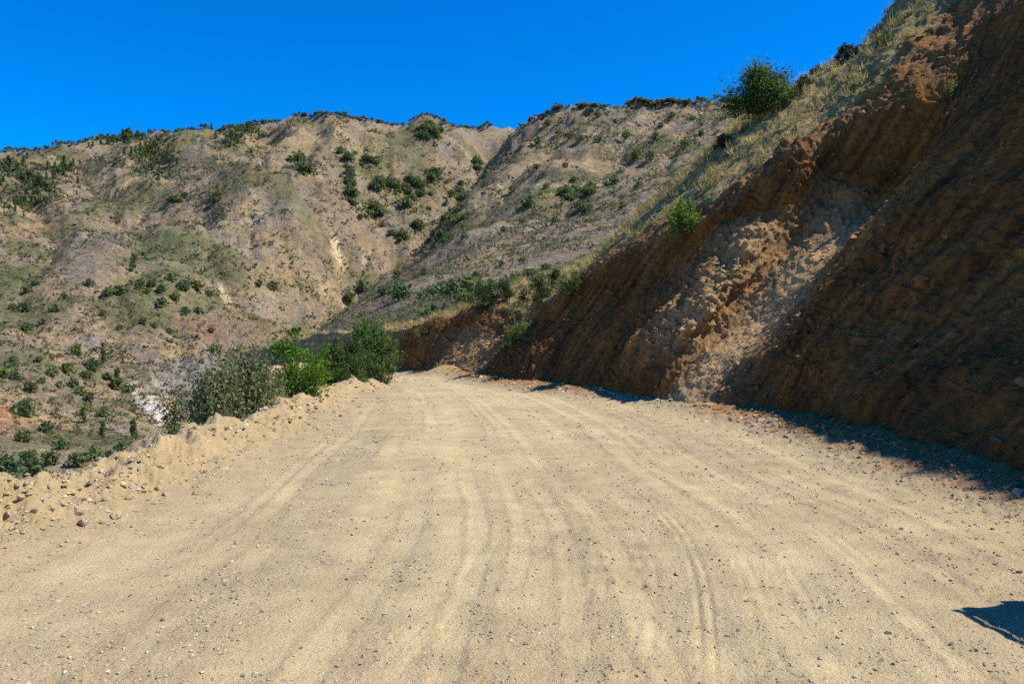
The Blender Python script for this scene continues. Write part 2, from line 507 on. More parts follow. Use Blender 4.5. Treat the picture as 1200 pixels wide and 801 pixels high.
ledge = .07 * ((lq % 1.0) - .5) * sstep(noise(x * .5, y * .5, z * .5 + 9), -.15, .2) + .05 * (((lq * 2.7 + 2 * noise(x * 1.1, y * 1.1, z * 1.1)) % 1.0) - .5)
clod = ledge + scrape + .16 * np.abs(fbm(x * 1.9, y * 1.9, z * 1.9, 4, .62)) + .05 * np.abs(noise(x * 7, y * 7, z * 7))
mott = np.exp(-((sta - 7.9) / .6) ** 2) * sstep(row, .4, 1.2) * (1 - sstep(row, 2.7, 3.2))      # crumbly rock beside the gully
disp = amp * (big + rill + clod + mott * (.30 * fbm(x * 1.7 + 3, y * 1.7, z * 1.7, 3, .6)))
disp += talus * .05 * fbm(x * 3.5, y * 3.5, z * 3.5, 4, .6) + turf * .10 * noise(x * 2.3, y * 2.3, z * 2.3)
G2 = G + Nn * disp[..., None]
# crumbling lip: the turf edge breaks away in bites
bite = np.exp(-((row - turf_row) / .22) ** 2)
G2 += Nn * (bite * .22 * noise(x * 1.4, y * 1.4, z * 1.4 + 5))[..., None]
# colours
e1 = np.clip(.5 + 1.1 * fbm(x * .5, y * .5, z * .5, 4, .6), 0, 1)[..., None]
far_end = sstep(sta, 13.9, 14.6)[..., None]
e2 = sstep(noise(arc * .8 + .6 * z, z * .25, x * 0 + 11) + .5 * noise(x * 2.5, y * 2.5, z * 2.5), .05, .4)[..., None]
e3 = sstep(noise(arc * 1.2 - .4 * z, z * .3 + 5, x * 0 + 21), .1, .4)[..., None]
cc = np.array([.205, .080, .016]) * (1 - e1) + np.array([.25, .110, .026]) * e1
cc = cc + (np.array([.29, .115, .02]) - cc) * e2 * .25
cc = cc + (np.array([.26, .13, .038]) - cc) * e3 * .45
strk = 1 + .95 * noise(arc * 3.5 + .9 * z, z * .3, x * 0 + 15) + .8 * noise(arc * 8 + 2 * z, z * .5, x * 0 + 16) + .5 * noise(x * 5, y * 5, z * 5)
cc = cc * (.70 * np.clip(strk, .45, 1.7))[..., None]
dust_lit = np.clip(talus + .75 * mott + .7 * np.exp(-((sta - 6.2) / .9) ** 2) * sstep(row, 2.8, 3.4) * (1 - sstep(row, 3.6, 4.2)), 0, 1)[..., None]  # dry talus dust, plus tan painted on the patches the sun hits
cc = cc + (np.array([.39, .265, .13]) - cc) * dust_lit
lip = np.exp(-((row - turf_row + .25) / .4) ** 2)[..., None]
cc = cc + (np.array([.31, .205, .10]) - cc) * lip * .25
low = (1 - sstep(row, .1, .5))[..., None]
cc = cc + (np.array([.27, .125, .03]) - cc) * low * .8
g1 = np.clip(.5 + 1.5 * fbm(x * .8, y * .8, z * .8 + 4, 3), 0, 1)[..., None]
gc = np.array([.34, .255, .12]) * (1 - g1) + np.array([.21, .19, .07]) * g1
cc = cc + (gc - cc) * turf[..., None] * .9
cc = cc + (np.array([.24, .19, .11]) - cc) * far_end
faces_c = grid_faces(nt_, ns_)
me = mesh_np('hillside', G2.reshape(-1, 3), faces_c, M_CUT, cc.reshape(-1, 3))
cut = tag(obj('hillside', me), 'steep brown earth cut beside the road with dry turf above', kind='structure')
N2 = normals(G2)
if N2[..., 2].mean() < 0:
    N2 = -N2


def on_cut(px, py):
    """nearest point of the cut slope seen at a photo pixel: visible vertex whose projection is closest"""
    Yv = G2[..., 1]
    qx = 600 + F * G2[..., 0] / np.maximum(Yv, .5)
    qy = HOR - F * (G2[..., 2] - EYE) / np.maximum(Yv, .5)
    d = (qx - px) ** 2 + (qy - py) ** 2 + np.where(Yv < 3, 1e9, 0)
    near = d < max(16, d.min() * 1.5 + 4)
    k = np.where(near, Yv, 1e9).argmin()
    return G2.reshape(-1, 3)[k], N2.reshape(-1, 3)[k]


# ------------------------------------------------------------------ the mountains
CP = [  # photo x, photo y, distance of points of the far terrain
    # skyline
    (-500, 200, 1000), (-150, 190, 1000), (0, 180, 950), (100, 166, 950), (200, 154, 930), (290, 150, 900), (330, 140, 890), (380, 133, 900), (430, 141, 920),
    (460, 149, 950), (490, 140, 950), (515, 139, 950), (560, 149, 970), (590, 154, 980), (620, 137, 900), (660, 129, 850), (750, 123, 800),
    (840, 119, 750), (950, 112, 700), (1100, 104, 650), (1400, 100, 600), (1750, 100, 600),
    # behind the skyline
    (-500, 250, 1400), (0, 240, 1350), (200, 215, 1300), (380, 195, 1300), (515, 200, 1350), (590, 205, 1380), (700, 190, 1250), (840, 180, 1200), (1100, 170, 1100), (1750, 170, 1100),
    # upper left slopes
    (0, 200, 830), (60, 205, 800), (0, 232, 700), (60, 232, 690), (110, 222, 690), (160, 190, 800), (220, 180, 790), (270, 190, 720), (330, 165, 800),
    # the middle dome and its flank
    (240, 207, 650), (300, 197, 630), (345, 214, 600), (375, 240, 585), (398, 275, 560), (412, 318, 520),
    (200, 250, 590), (250, 260, 560), (320, 260, 555), (350, 300, 510), (300, 300, 490), (370, 335, 480), (200, 290, 480), (120, 260, 560),
    (300, 206, 690), (345, 230, 655), (375, 256, 635), (398, 294, 605),
    # basin behind the dome
    (370, 192, 720), (400, 205, 740), (430, 175, 820), (440, 235, 720), (450, 265, 670), (480, 190, 820),
    # ravine
    (388, 352, 470), (405, 335, 520), (432, 303, 580), (470, 268, 650), (498, 245, 710), (522, 216, 800), (552, 186, 880), (372, 372, 400), (345, 400, 320), (320, 432, 240), (240, 520, 175), (100, 590, 125),
    # lower left slope
    (-300, 300, 450), (-300, 420, 250), (-300, 560, 130), (0, 290, 450), (60, 305, 410), (120, 325, 380), (200, 345, 370), (280, 365, 385), (330, 385, 370), (0, 345, 350), (110, 395, 300), (0, 400, 270), (50, 450, 225),
    (190, 440, 255), (260, 420, 300), (280, 445, 260), (180, 490, 205), (0, 520, 160), (110, 535, 160), (240, 490, 215), (-50, 580, 120),
    # right hand mountain
    (440, 318, 470), (480, 285, 520), (520, 262, 560), (560, 228, 620), (590, 200, 700), (540, 300, 380), (600, 290, 330), (600, 250, 470), (640, 215, 480), (700, 218, 450), (640, 175, 650), (740, 170, 600),
    (810, 195, 470), (700, 275, 270), (760, 240, 320), (850, 220, 350), (480, 322, 300), (430, 345, 300), (400, 360, 280), (440, 365, 190), (390, 392, 170), (500, 345, 150), (560, 335, 150), (470, 375, 110), (420, 392, 100),
    (530, 358, 95), (600, 350, 85), (660, 330, 100), (360, 430, 120), (480, 385, 75), (430, 400, 70), (900, 260, 120), (1000, 230, 150), (1200, 200, 150), (1700, 200, 150),
    (430, 356, 345), (400, 374, 325), (480, 330, 345),
    # hidden ground below the road
    (-500, 800, 45), (0, 900, 45), (200, 800, 45), (330, 640, 45), (400, 500, 45), (440, 425, 45), (500, 388, 50), (600, 365, 50), (700, 345, 50), (850, 330, 50), (1200, 300, 50), (1700, 300, 50),
    (0, 760, 65), (200, 690, 65), (330, 560, 65), (400, 440, 65), (0, 650, 90), (200, 640, 90), (300, 540, 95), (-400, 700, 80),
]
CP = np.array(CP, dtype=float)


def uvt(px, Y):
    return np.stack([px / 190.0, np.log(Y) * 3.2], -1)


def tps(a, b):
    d2 = ((a[:, None, :] - b[None, :, :]) ** 2).sum(-1).astype(np.float32)
    return .5 * d2 * np.log(d2 + 1e-9)


A = uvt(CP[:, 0], CP[:, 2])
E_ = (HOR - CP[:, 1]) / F
n = len(CP)
K = np.zeros((n + 3, n + 3))
K[:n, :n] = tps(A, A) + np.eye(n) * .02
K[:n, n] = 1
K[:n, n + 1:] = A
K[n:, :n] = K[:n, n:].T
W = np.linalg.solve(K, np.concatenate([E_, [0, 0, 0]]))
HC, HR = 860, 400
hx = np.concatenate([np.linspace(-480, -10, 70, endpoint=False), np.linspace(-10, 900, HC - 140, endpoint=False), np.linspace(900, 1700, 70)])
hy = np.exp(np.linspace(math.log(46), math.log(1380), HR))
QX, QY = np.meshgrid(hx, hy)
B = uvt(QX.ravel(), QY.ravel())
el = np.concatenate([tps(B[i:i + 20000], A) @ W[:n] + W[n] + B[i:i + 20000] @ W[n + 1:] for i in range(0, len(B), 20000)]).reshape(QX.shape)
HX = (QX - 600) / F * QY
HZ = EYE + el * QY
# erosion: ridged relief that follows warped coordinates
wx = HX + 45 * noise(HX / 130, QY / 130) + 12 * noise(HX / 37, QY / 37)
wy = QY + 45 * noise(HX / 130 + 40, QY / 130) + 12 * noise(HX / 37 + 40, QY / 37)
rid = lambda s, k: (1 - 2.2 * np.abs(noise(wx / s + k, wy / s - k)))
sc = np.clip(QY / 500, .08, 1.15)
rel = 9.0 * rid(105, 0) + 6.5 * rid(48, 9) * (.6 + .6 * rid(105, 0)) + 3.8 * rid(22, 3) + 1.3 * noise(wx / 9, wy / 9) + .7 * noise(wx / 4.5, wy / 4.5)
near_sm = .35 + .65 * sstep(QY, 90, 300)
fields = np.zeros_like(HX)
def blob(px, py, rx, ry, ang=0, dep=None, soft=.35):
    """weight of a patch that lies on the terrain round the point seen at px, py"""
    j = np.abs(hx - px).argmin()
    e = (HZ[:, j] - EYE) / hy
    k = np.argmax(e >= (HOR - py) / F) if (e >= (HOR - py) / F).any() else HR - 1
    qy = HOR - (HZ - EYE) / QY * F
    c_, s_ = math.cos(math.radians(ang)), math.sin(math.radians(ang))
    dx, dy = QX - px, qy - py
    wob = 1 + .9 * noise(QX / 9, np.log(QY) * 45, HX * 0 + px) + .7 * noise(QX / 26, np.log(QY) * 16, HX * 0 + px)
    r = np.sqrt(((dx * c_ - dy * s_) / rx) ** 2 + ((dx * s_ + dy * c_) / ry) ** 2) / np.maximum(wob, .3)
    return (1 - sstep(r, 1 - soft, 1 + soft)) * (np.abs(np.log(QY / hy[k])) < .22)


def soft(px, py, Y, rx, rY):
    return np.exp(-(((QX - px) / rx) ** 2 + (np.log(QY / Y) / rY) ** 2) ** 2)


smooth_f = np.clip(soft(545, 305, 360, 75, .12) + soft(640, 190, 600, 60, .12) + soft(720, 195, 520, 60, .1), 0, 1)
RAV = [  # water lines (photo x, distance), depth, half width in metres
    ([(320, 240), (345, 320), (372, 400), (388, 470), (405, 520), (432, 580), (470, 650), (498, 710), (522, 800), (552, 880), (575, 960)], 38, 66),
    ([(470, 650), (450, 690), (430, 760), (425, 850)], 16, 45), ([(440, 330), (480, 420), (505, 520), (545, 640), (590, 760), (605, 850)], 15, 36),
    ([(400, 760), (375, 720), (360, 690)], 12, 34), ([(395, 540), (350, 520), (320, 560), (300, 600)], 9, 26), ([(372, 430), (340, 440), (320, 480), (290, 540)], 8, 24),
    ([(290, 300), (270, 380), (262, 430), (245, 500), (235, 590)], 14, 34), ([(150, 230), (130, 300), (150, 380), (170, 470), (150, 560), (120, 680)], 14, 34), ([(30, 280), (20, 350), (60, 430), (50, 560), (40, 680)], 14, 36),
    ([(200, 190), (215, 240), (225, 290), (200, 340)], 7, 18), ([(90, 170), (60, 210), (80, 270)], 6, 18), ([(560, 420), (600, 520), (640, 600), (650, 720)], 10, 30), ([(640, 330), (690, 420), (720, 520), (740, 640)], 10, 30),
    ([(760, 380), (790, 480), (800, 600)], 9, 28), ([(200, 700), (190, 790), (180, 880)], 14, 40), ([(110, 720), (100, 820), (90, 900)], 14, 40), ([(300, 700), (310, 800), (320, 870)], 14, 40), ([(350, 760), (365, 830), (372, 880)], 10, 30), ([(620, 700), (640, 780), (650, 830)], 8, 28), ([(700, 650), (710, 720), (715, 780)], 7, 26)]
for pts, dep, hw in RAV:
    p_ = np.array([((a - 600) / F * b, b) for a, b in pts])
    wob_x, wob_y = HX + 9 * noise(HX / 30, QY / 30, HX * 0 + 50), QY + 9 * noise(HX / 30, QY / 30, HX * 0 + 60)
    dmin = np.full(HX.shape, 1e9)
    for (ax_, ay_), (bx_, by_) in zip(p_[:-1], p_[1:]):
        L2 = (bx_ - ax_) ** 2 + (by_ - ay_) ** 2
        t_ = np.clip(((wob_x - ax_) * (bx_ - ax_) + (wob_y - ay_) * (by_ - ay_)) / L2, 0, 1)
        dmin = np.minimum(dmin, np.hypot(wob_x - ax_ - t_ * (bx_ - ax_), wob_y - ay_ - t_ * (by_ - ay_)))
    q_ = np.clip(1 - dmin / hw, 0, 1)
    HZ = HZ - dep * (.55 * q_ + .45 * q_ ** 2) * np.clip(QY / 450, .3, 1)
rel = rel + 1.6 * rid(12, 21) * (.4 + .6 * rid(48, 9)) + .8 * rid(6.5, 31)
HZ = HZ + (rel * 1.2 - 6.0) * sc * near_sm * (1 - .65 * smooth_f)
# bring the crest line back to its measured height
SK = CP[:22]
EL = (HZ - EYE) / QY
want = (HOR - np.interp(hx, SK[:, 0], SK[:, 1])) / F
lift = want - EL.max(0)
gx_ = np.linspace(-500, 1750, 1126)
lg = np.interp(gx_, hx, lift)
kern = np.exp(-(np.arange(-60, 61) / 22.) ** 2)
lg = np.convolve(np.pad(lg, 60, 'edge'), kern / kern.sum(), 'valid')
lift = np.interp(hx, gx_, lg)
HZ = HZ + lift[None, :] * QY * sstep(QY, 380, 720)
# local colours of the slopes
nz = lambda s, k: np.clip(.5 + 1.1 * fbm(HX / s, QY / s, HZ / s + k, 4, .6), 0, 1)[..., None]
tan, brown, grey, olive = np.array([.275, .21, .12]), np.array([.185, .143, .088]), np.array([.195, .167, .125]), np.array([.12, .118, .055])
hc = tan + (brown - tan) * nz(90, 0)
hc = hc + (grey - hc) * (.6 * sstep(nz(45, 5)[..., 0], .5, .8))[..., None]
rock_w = sstep(nz(16, 15)[..., 0] + .5 * nz(60, 19)[..., 0], .78, .98)
hc = hc + (np.array([.205, .18, .145]) - hc) * (.7 * rock_w)[..., None]
hc = hc + (olive - hc) * (.85 * sstep(nz(70, 9)[..., 0], .5, .8))[..., None]
PATCH = [(545, 305, 75, 14, 12, (.36, .28, .155), .8), (640, 190, 70, 30, 0, (.36, .27, .155), .5), (720, 195, 60, 18, 0, (.36, .265, .15), .5),
         (178, 474, 11, 24, 35, (.52, .50, .46), .9), (194, 490, 9, 18, 35, (.54, .52, .48), .9), (160, 460, 8, 14, 35, (.52, .47, .38), .8), (190, 452, 8, 18, 30, (.51, .42, .28), .8), (205, 478, 6, 20, 40, (.52, .38, .20), .9), (170, 455, 6, 12, 35, (.40, .32, .2), .7),
         (265, 347, 5, 16, 35, (.56, .46, .28), .9), (396, 296, 5, 20, 25, (.56, .44, .26), .9), (388, 330, 8, 16, -20, (.46, .35, .2), .7), (430, 300, 4, 12, -40, (.5, .42, .28), .7),
         (240, 385, 26, 11, -15, (.30, .19, .13), .9), (10, 490, 24, 20, -20, (.42, .24, .13), .9), (30, 270, 40, 8, 20, (.40, .25, .15), .6), (55, 240, 35, 5, 18, (.42, .29, .16), .7),
         (215, 445, 34, 22, 10, (.27, .25, .245), .8), (245, 435, 18, 20, 0, (.27, .25, .25), .8), (300, 258, 14, 6, 0, (.27, .25, .25), .7), (108, 400, 10, 6, 0, (.26, .245, .245), .8),
         (135, 420, 22, 6, 0, (.42, .28, .16), .7), (100, 370, 28, 9, -20, (.43, .33, .2), .7), (62, 405, 12, 20, 30, (.45, .34, .2), .7), (420, 178, 36, 7, 5, (.29, .26, .11), .8),
         (652, 217, 60, 3, 0, (.46, .38, .23), .9), (640, 224, 13, 4, 0, (.22, .26, .08), .9), (790, 192, 40, 3, 8, (.42, .34, .19), .7), (195, 283, 42, 16, 15, (.13, .155, .06), .75),
         (185, 333, 48, 20, 15, (.14, .17, .06), .75), (240, 355, 26, 12, 15, (.15, .17, .07), .6), (30, 292, 40, 9, -15, (.15, .165, .065), .7), (10, 325, 28, 12, 0, (.10, .13, .05), .8),
         (120, 248, 22, 8, 0, (.16, .17, .075), .6), (700, 255, 55, 30, 10, (.2, .185, .125), .6), (440, 350, 60, 22, -10, (.225, .18, .13), .6), (520, 370, 30, 8, 0, (.34, .29, .11), .7),
         (470, 245, 30, 30, -30, (.17, .165, .09), .5), (550, 235, 30, 12, -45, (.22, .2, .11), .5), (730, 140, 22, 5, 0, (.24, .205, .185), .7), (800, 148, 16, 6, 0, (.25, .215, .19), .7),
         (340, 310, 30, 50, -20, (.33, .25, .145), .6), (400, 375, 40, 12, -20, (.27, .215, .15), .6), (335, 175, 40, 20, 0, (.35, .265, .145), .6), (400, 160, 40, 18, 0, (.34, .26, .16), .6)]
for px, py, rx, ry, an, c_, st_ in PATCH:
    hc = hc + (np.array(c_) * (1.0 if c_[0] > .5 else .78) - hc) * (st_ * blob(px, py, rx, ry, an))[..., None]
hc = hc * np.array([1.1, 1.07, 1.05])
me = mesh_np('mountains', np.stack([HX, QY, HZ], -1).reshape(-1, 3), grid_faces(HR, HC), M_HILL, hc.reshape(-1, 3))
mount = tag(obj('mountains', me), 'dry tan and brown mountain slopes with ravine and scrub', kind='structure')
HE = (HZ - EYE) / QY


def hill_hit(px, py):
    """point of the far terrain that shows at a photo pixel"""
    j = int(np.abs(hx - px).argmin())
    e = HE[:, j]
    t = (HOR - py) / F
    ok = np.where((e[1:] >= t) & (e[:-1] < t))[0]
    k = ok[0] + 1 if len(ok) else int(e.argmax())
    return np.array([HX[k, j], QY[k, j], HZ[k, j]])


# ------------------------------------------------------------------ plants
def leaves_mesh(centres, size, rg, cols_, flat=.0, aspect=1.9):
    """one kite-shaped leaf (two triangles) at each centre"""
    n = len(centres)
    d = rg.normal(size=(n, 3)); d[:, 2] = np.abs(d[:, 2]) * .7 + flat
    d /= np.linalg.norm(d, axis=1)[:, None]
    s = np.cross(d, rg.normal(size=(n, 3)))
    s /= np.linalg.norm(s, axis=1)[:, None] + 1e-9
    L = (size * 1.25 * (.6 + .8 * rg.random(n)))[:, None]
    wd = L / aspect / 2
    up = np.cross(s, d) * L * .12
    v = np.stack([centres, centres + d * L * .5 + s * wd + up, centres + d * L, centres + d * L * .5 - s * wd + up], 1).reshape(-1, 3)
    f = np.arange(4 * n).reshape(-1, 4)
    return v, f, np.repeat(cols_, 4, 0)


def tube(p0, p1, r0, r1, k=5, mid=None):
    pts = [np.array(p0), np.array(p1)] if mid is None else [np.array(p0), np.array(mid), np.array(p1)]
    rs = [r0, r1] if mid is None else [r0, (r0 + r1) / 2, r1]
    V, Fc = [], []
    ax = pts[-1] - pts[0]
    a = np.cross(ax, [0.3, .9, .2]); a /= np.linalg.norm(a)
    b = np.cross(ax, a); b /= np.linalg.norm(b)
    for p, r in zip(pts, rs):
        for i in range(k):
            t = 2 * math.pi * i / k
            V.append(p + r * (a * math.cos(t) + b * math.sin(t)))
    for q in range(len(pts) - 1):
        for i in range(k):
            j = (i + 1) % k
            Fc.append([q * k + i, q * k + j, q * k + k + j, q * k + k + i])
    return np.array(V), np.array(Fc)


def join(parts):
    V, Fc, o = [], [], 0
    for v, f in parts:
        V.append(v); Fc.append(f + o); o += len(v)
    return np.concatenate(V), np.concatenate(Fc)


def shrub(name, label, cat, loc, w_, h_, n_leaf, leaf, c_dark, c_pale, seed, group=None, upright=0., trunk=0., depth=None, lean=0., split='foliage', clumps=46, bare=0):
    """a bush or small tree: stems with a crown of leaves set in uneven clumps"""
    rg = np.random.default_rng(seed)
    d_ = depth or w_
    root = bpy.data.objects.new(name, None)
    col.objects.link(root)
    root.location = loc
    tag(root, label, cat, group)
    ph = rg.random(clumps) * 2 * math.pi
    rr = np.sqrt(rg.random(clumps)) * (.35 + .65 * rg.random(clumps) ** .4)
    zz = rg.random(clumps)
    prof = np.sqrt(np.clip(1 - (np.abs(zz - .38) / .66) ** 2.2, .05, 1))
    lob = 1 + .28 * np.sin(ph * 2 + seed) + .2 * np.sin(ph * 3 + 2 * seed)
    cx = np.cos(ph) * rr * prof * w_ / 2 * lob + lean * zz * w_
    cy = np.sin(ph) * rr * prof * d_ / 2 * lob
    cz = trunk + (h_ - trunk) * (.06 + .92 * zz * (1 - .42 * rr ** 2)) * (.85 + .3 * rg.random(clumps))
    C = np.stack([cx, cy, cz], 1)
    rad = (.09 + .15 * rg.random(clumps)) * (w_ + h_) / 2
    wgt = rad ** 2 / (rad ** 2).sum()
    k = rg.choice(clumps, n_leaf, p=wgt)
    off = rg.normal(size=(n_leaf, 3)) * .43
    off[:, 2] *= 1 + upright
    pos = C[k] + off * rad[k][:, None]
    # long shoots that break the outline
    ns = n_leaf // 10
    ks = rg.choice(clumps, ns // 12 + 1)
    sd = C[ks] - np.array([0, 0, h_ * .25]); sd /= np.linalg.norm(sd, axis=1)[:, None]
    sd[:, 2] += .4 + upright
    q = rg.integers(0, len(ks), ns)
    pos[:ns] = C[ks[q]] + sd[q] * (rg.random(ns)[:, None] * .24 * h_) + rg.normal(size=(ns, 3)) * .02 * h_
    pos[:, 2] = np.maximum(pos[:, 2], .02)
    tn = np.clip(rg.random(n_leaf) * .6 + .4 * rg.random(clumps)[k], 0, 1)[:, None]
    cl = np.array(c_dark) * (1 - tn) + np.array(c_pale) * tn  # each leaf gets a random tone between the two greens
    if bare:
        b_ = rg.random(n_leaf) < bare
        cl[b_] = np.array([.21, .18, .13]) * (.6 + .8 * rg.random((b_.sum(), 1)))
    v, f, vc = leaves_mesh(pos, leaf, rg, cl, flat=.25 + upright)
    obj(split, mesh_np(split, v, f, M_LEAF, vc), root)
    parts = []
    top = np.array([lean * .2 * w_, 0, max(trunk, .12 * h_)])
    if trunk:
        parts.append(tube((0, 0, -.3), top, .05 * h_ * .6, .03 * h_ * .6, 7))
    for i in rg.choice(clumps, min(clumps, 16), replace=False):
        s0 = top if trunk else np.array([rg.normal() * .08 * w_, rg.normal() * .08 * d_, -.2])
        m_ = (s0 + C[i]) / 2 + rg.normal(size=3) * .05 * h_
        parts.append(tube(s0, C[i], .012 * h_, .004 * h_, 5, m_))
    v, f = join(parts)
    nm = 'trunk' if trunk else 'stems'
    obj(nm, mesh_np(nm, v, f, M_BARK), root)
    return root


def ground_z(x, y):
    a = np.array([float(x)]); b = np.array([float(y)])
    return float(road_h(a, b)[0][0])


GD, GL = (.022, .040, .012), (.085, .135, .035)
def roadside(px, Y, w_, h_, *a, **k):
    x_ = (px - 600) / F * Y
    return shrub('bush', a[0], 'bush', (x_, Y, ground_z(x_, Y) - .05), w_, h_, *a[1:], **k)

roadside(290, 17.0, 2.3, 1.45, 'grey-green twiggy bush spilling over the road berm', 15000, .07, (.09, .115, .048), (.31, .34, .15), 11, upright=.45, bare=.2, clumps=80)
roadside(252, 15.6, 1.25, 1.75, 'low olive bush at the outer edge of the berm', 7500, .065, (.085, .11, .045), (.29, .32, .14), 12, upright=.4, bare=.2, clumps=44)
roadside(338, 19.0, 1.3, 1.55, 'bright yellow-green bush behind the twiggy grey bush', 5200, .055, (.055, .13, .012), (.17, .32, .03), 13, clumps=40)
roadside(300, 21.5, 1.3, 1.8, 'dull green bush half hidden behind the twiggy bush', 3600, .05, (.04, .06, .025), (.12, .15, .06), 19, clumps=34, bare=.2)
roadside(386, 25.5, 2.5, 1.75, 'dense mid-green bush next to the bright green one', 13000, .075, (.045, .07, .018), (.155, .23, .06), 14, clumps=60)
roadside(434, 28.5, 2.3, 1.65, 'tall dark green bush where the road bends', 12500, .075, (.038, .07, .018), (.14, .23, .058), 15, clumps=60)
roadside(414, 26.0, 1.5, 1.5, 'rounded green bush between two taller ones', 5000, .055, (.03, .055, .015), (.11, .17, .05), 16, clumps=40)
roadside(449, 27.8, .9, 1.2, 'small grey-green bush at the foot of the dark one', 2200, .045, (.05, .07, .035), (.16, .2, .1), 17, clumps=20)
roadside(203, 19.0, .95, 2.6, 'small dark green bush peeping over the berm', 3000, .05, (.016, .035, .012), (.06, .1, .03), 18, clumps=26)


def cut_shrub(px, py, w_, h_, label, n_leaf, leaf, cd, cl, seed, cat='bush', name='bush', **k):
    p, _ = on_cut(px, py)
    return shrub(name, label, cat, tuple(p - np.array([0, 0, .1])), w_, h_, n_leaf, leaf, cd, cl, seed, **k)

cut_shrub(887, 136, 2.2, 1.85, 'round dark green tree standing alone on the crest of the slope', 17000, .075, (.03, .06, .016), (.16, .25, .06), 21, 'tree', 'small_tree', trunk=.3, split='crown', clumps=110)
cut_shrub(990, 66, .75, .6, 'small dark bare-twigged bush on the skyline of the slope', 1500, .06, (.025, .03, .025), (.07, .075, .06), 22, clumps=22)
cut_shrub(956, 82, .7, .35, 'flat dark bush lying on the slope crest', 900, .05, (.03, .03, .025), (.08, .08, .05), 23, clumps=16)
cut_shrub(800, 272, 1.25, 1.05, 'bright green bush growing on the lip of the earth cut', 3400, .07, (.07, .12, .02), (.21, .30, .06), 24, clumps=34, upright=.3)
cut_shrub(668, 345, 1.2, .9, 'green bush at the lip of the farther cut', 2200, .06, (.04, .07, .02), (.14, .2, .06), 25, clumps=26)
cut_shrub(630, 350, 1.5, 1.1, 'dark leafy bush hanging over the farther cut', 2800, .06, (.02, .04, .012), (.08, .13, .035), 26, clumps=30)
cut_shrub(650, 330, 1.0, .7, 'olive bush just above the farther cut', 1600, .06, (.04, .06, .02), (.15, .17, .06), 27, clumps=22)
cut_shrub(608, 392, 1.0, .7, 'pale green weedy bush in the gully beside the farther cut', 1800, .06, (.09, .13, .03), (.24, .28, .08), 28, clumps=24, upright=.6)
cut_shrub(595, 405, .7, .5, 'yellow-green weedy bush low in the gully', 900, .06, (.1, .13, .03), (.26, .28, .09), 29, clumps=14, upright=.6)
cut_shrub(940, 98, .8, .4, 'low green bush in the dry grass below the crest', 1000, .05, (.03, .05, .015), (.12, .17, .05), 30, clumps=16)
cut_shrub(1035, 50, .8, .35, 'low green bush near the top of the dry grass', 1000, .05, (.03, .05, .015), (.12, .16, .05), 31, clumps=16)
cut_shrub(845, 170, .7, .5, 'dark green bush beneath the lone tree', 1000, .06, (.02, .035, .012), (.09, .12, .04), 32, clumps=16)
cut_shrub(1115, 112, .6, .4, 'pale green tuft of weeds on the near earth rib', 700, .06, (.1, .12, .04), (.26, .27, .1), 33, clumps=12, upright=1.0)
cut_shrub(565, 358, 1.6, 1.1, 'leafy bush crowning the far end of the cut', 2600, .06, (.02, .042, .014), (.08, .13, .04), 34, clumps=30)
cut_shrub(590, 348, 1.3, .9, 'dark bush beside the leafy one at the cut end', 2000, .06, (.02, .04, .014), (.08, .12, .04), 35, clumps=26)
cut_shrub(492, 390, 1.0, .5, 'yellow-green weeds at the tip of the far cut', 1000, .06, (.1, .12, .03), (.28, .28, .08), 36, clumps=16, upright=.6)

# ------------------------------------------------------------------ trees and shrubs on the mountains
def far_mesh(name, seed, conifer, n_clump=150):
    """unit plant, 1 m tall, made of small leaf sprays, with a stem"""
    rg = np.random.default_rng(seed)
    t = rg.random(n_clump)
    ph = rg.random(n_clump) * 2 * math.pi
    if conifer:
        r = .30 * (1 - .85 * t) * np.sqrt(rg.random(n_clump)) * (1 + .25 * np.sin(3 * ph + seed))
        pos = np.stack([np.cos(ph) * r, np.sin(ph) * r, .08 + .88 * t], 1)
        size = .20
    else:
        lob = 1 + .25 * np.sin(2 * ph + seed) + .2 * np.sin(5 * t * 3 + ph * 3 + seed)
        r = .62 * np.sqrt(np.clip(1 - (np.abs(t - .35) / .68) ** 2, 0, 1)) * rg.random(n_clump) ** .4 * lob
        pos = np.stack([np.cos(ph) * r, np.sin(ph) * r, .03 + .85 * t], 1)
        size = .26
    tn = rg.random((n_clump, 1))
    cl = (np.array([.075, .11, .048]) * (1 - tn) + np.array([.205, .26, .105]) * tn) * np.array([(1, 1, 1), (1.25, 1.1, .9), (.85, .95, 1.0)][seed % 3])
    v, f, vc = leaves_mesh(pos, size, rg, cl, aspect=1.3)
    tv, tf = tube((0, 0, -.12), (0, 0, .5), .04, .02, 5)
    V = np.concatenate([v, tv]); Fc = np.concatenate([f, tf + len(v)])
    vc = np.concatenate([vc, np.tile([.08, .06, .04], (len(tv), 1))])
    return mesh_np(name, V, Fc, M_LEAF, vc)


ROUND = [far_mesh('round_shrub', 100 + k, False) for k in range(5)]
PINE = [far_mesh('conifer', 120 + k, True) for k in range(4)]
FARN = [0]


def far_plant(px, py, size_px, label, cat, group, tall=False, name=None, kz=1.0):
    p = hill_hit(px, py)
    s = size_px * p[1] / F
    FARN[0] += 1
    i = FARN[0]
    o = obj(name or ('conifer' if tall else 'shrub'), (PINE[i % 4] if tall else ROUND[i % 5]), loc=tuple(p - np.array([0, 0, .05 * s])))
    o.rotation_euler = (0, 0, i * 2.4)
    o.scale = (s * .95, s * .95, s * kz * (1.6 if tall else 1.0))
    tag(o, label, cat, group)
    return o


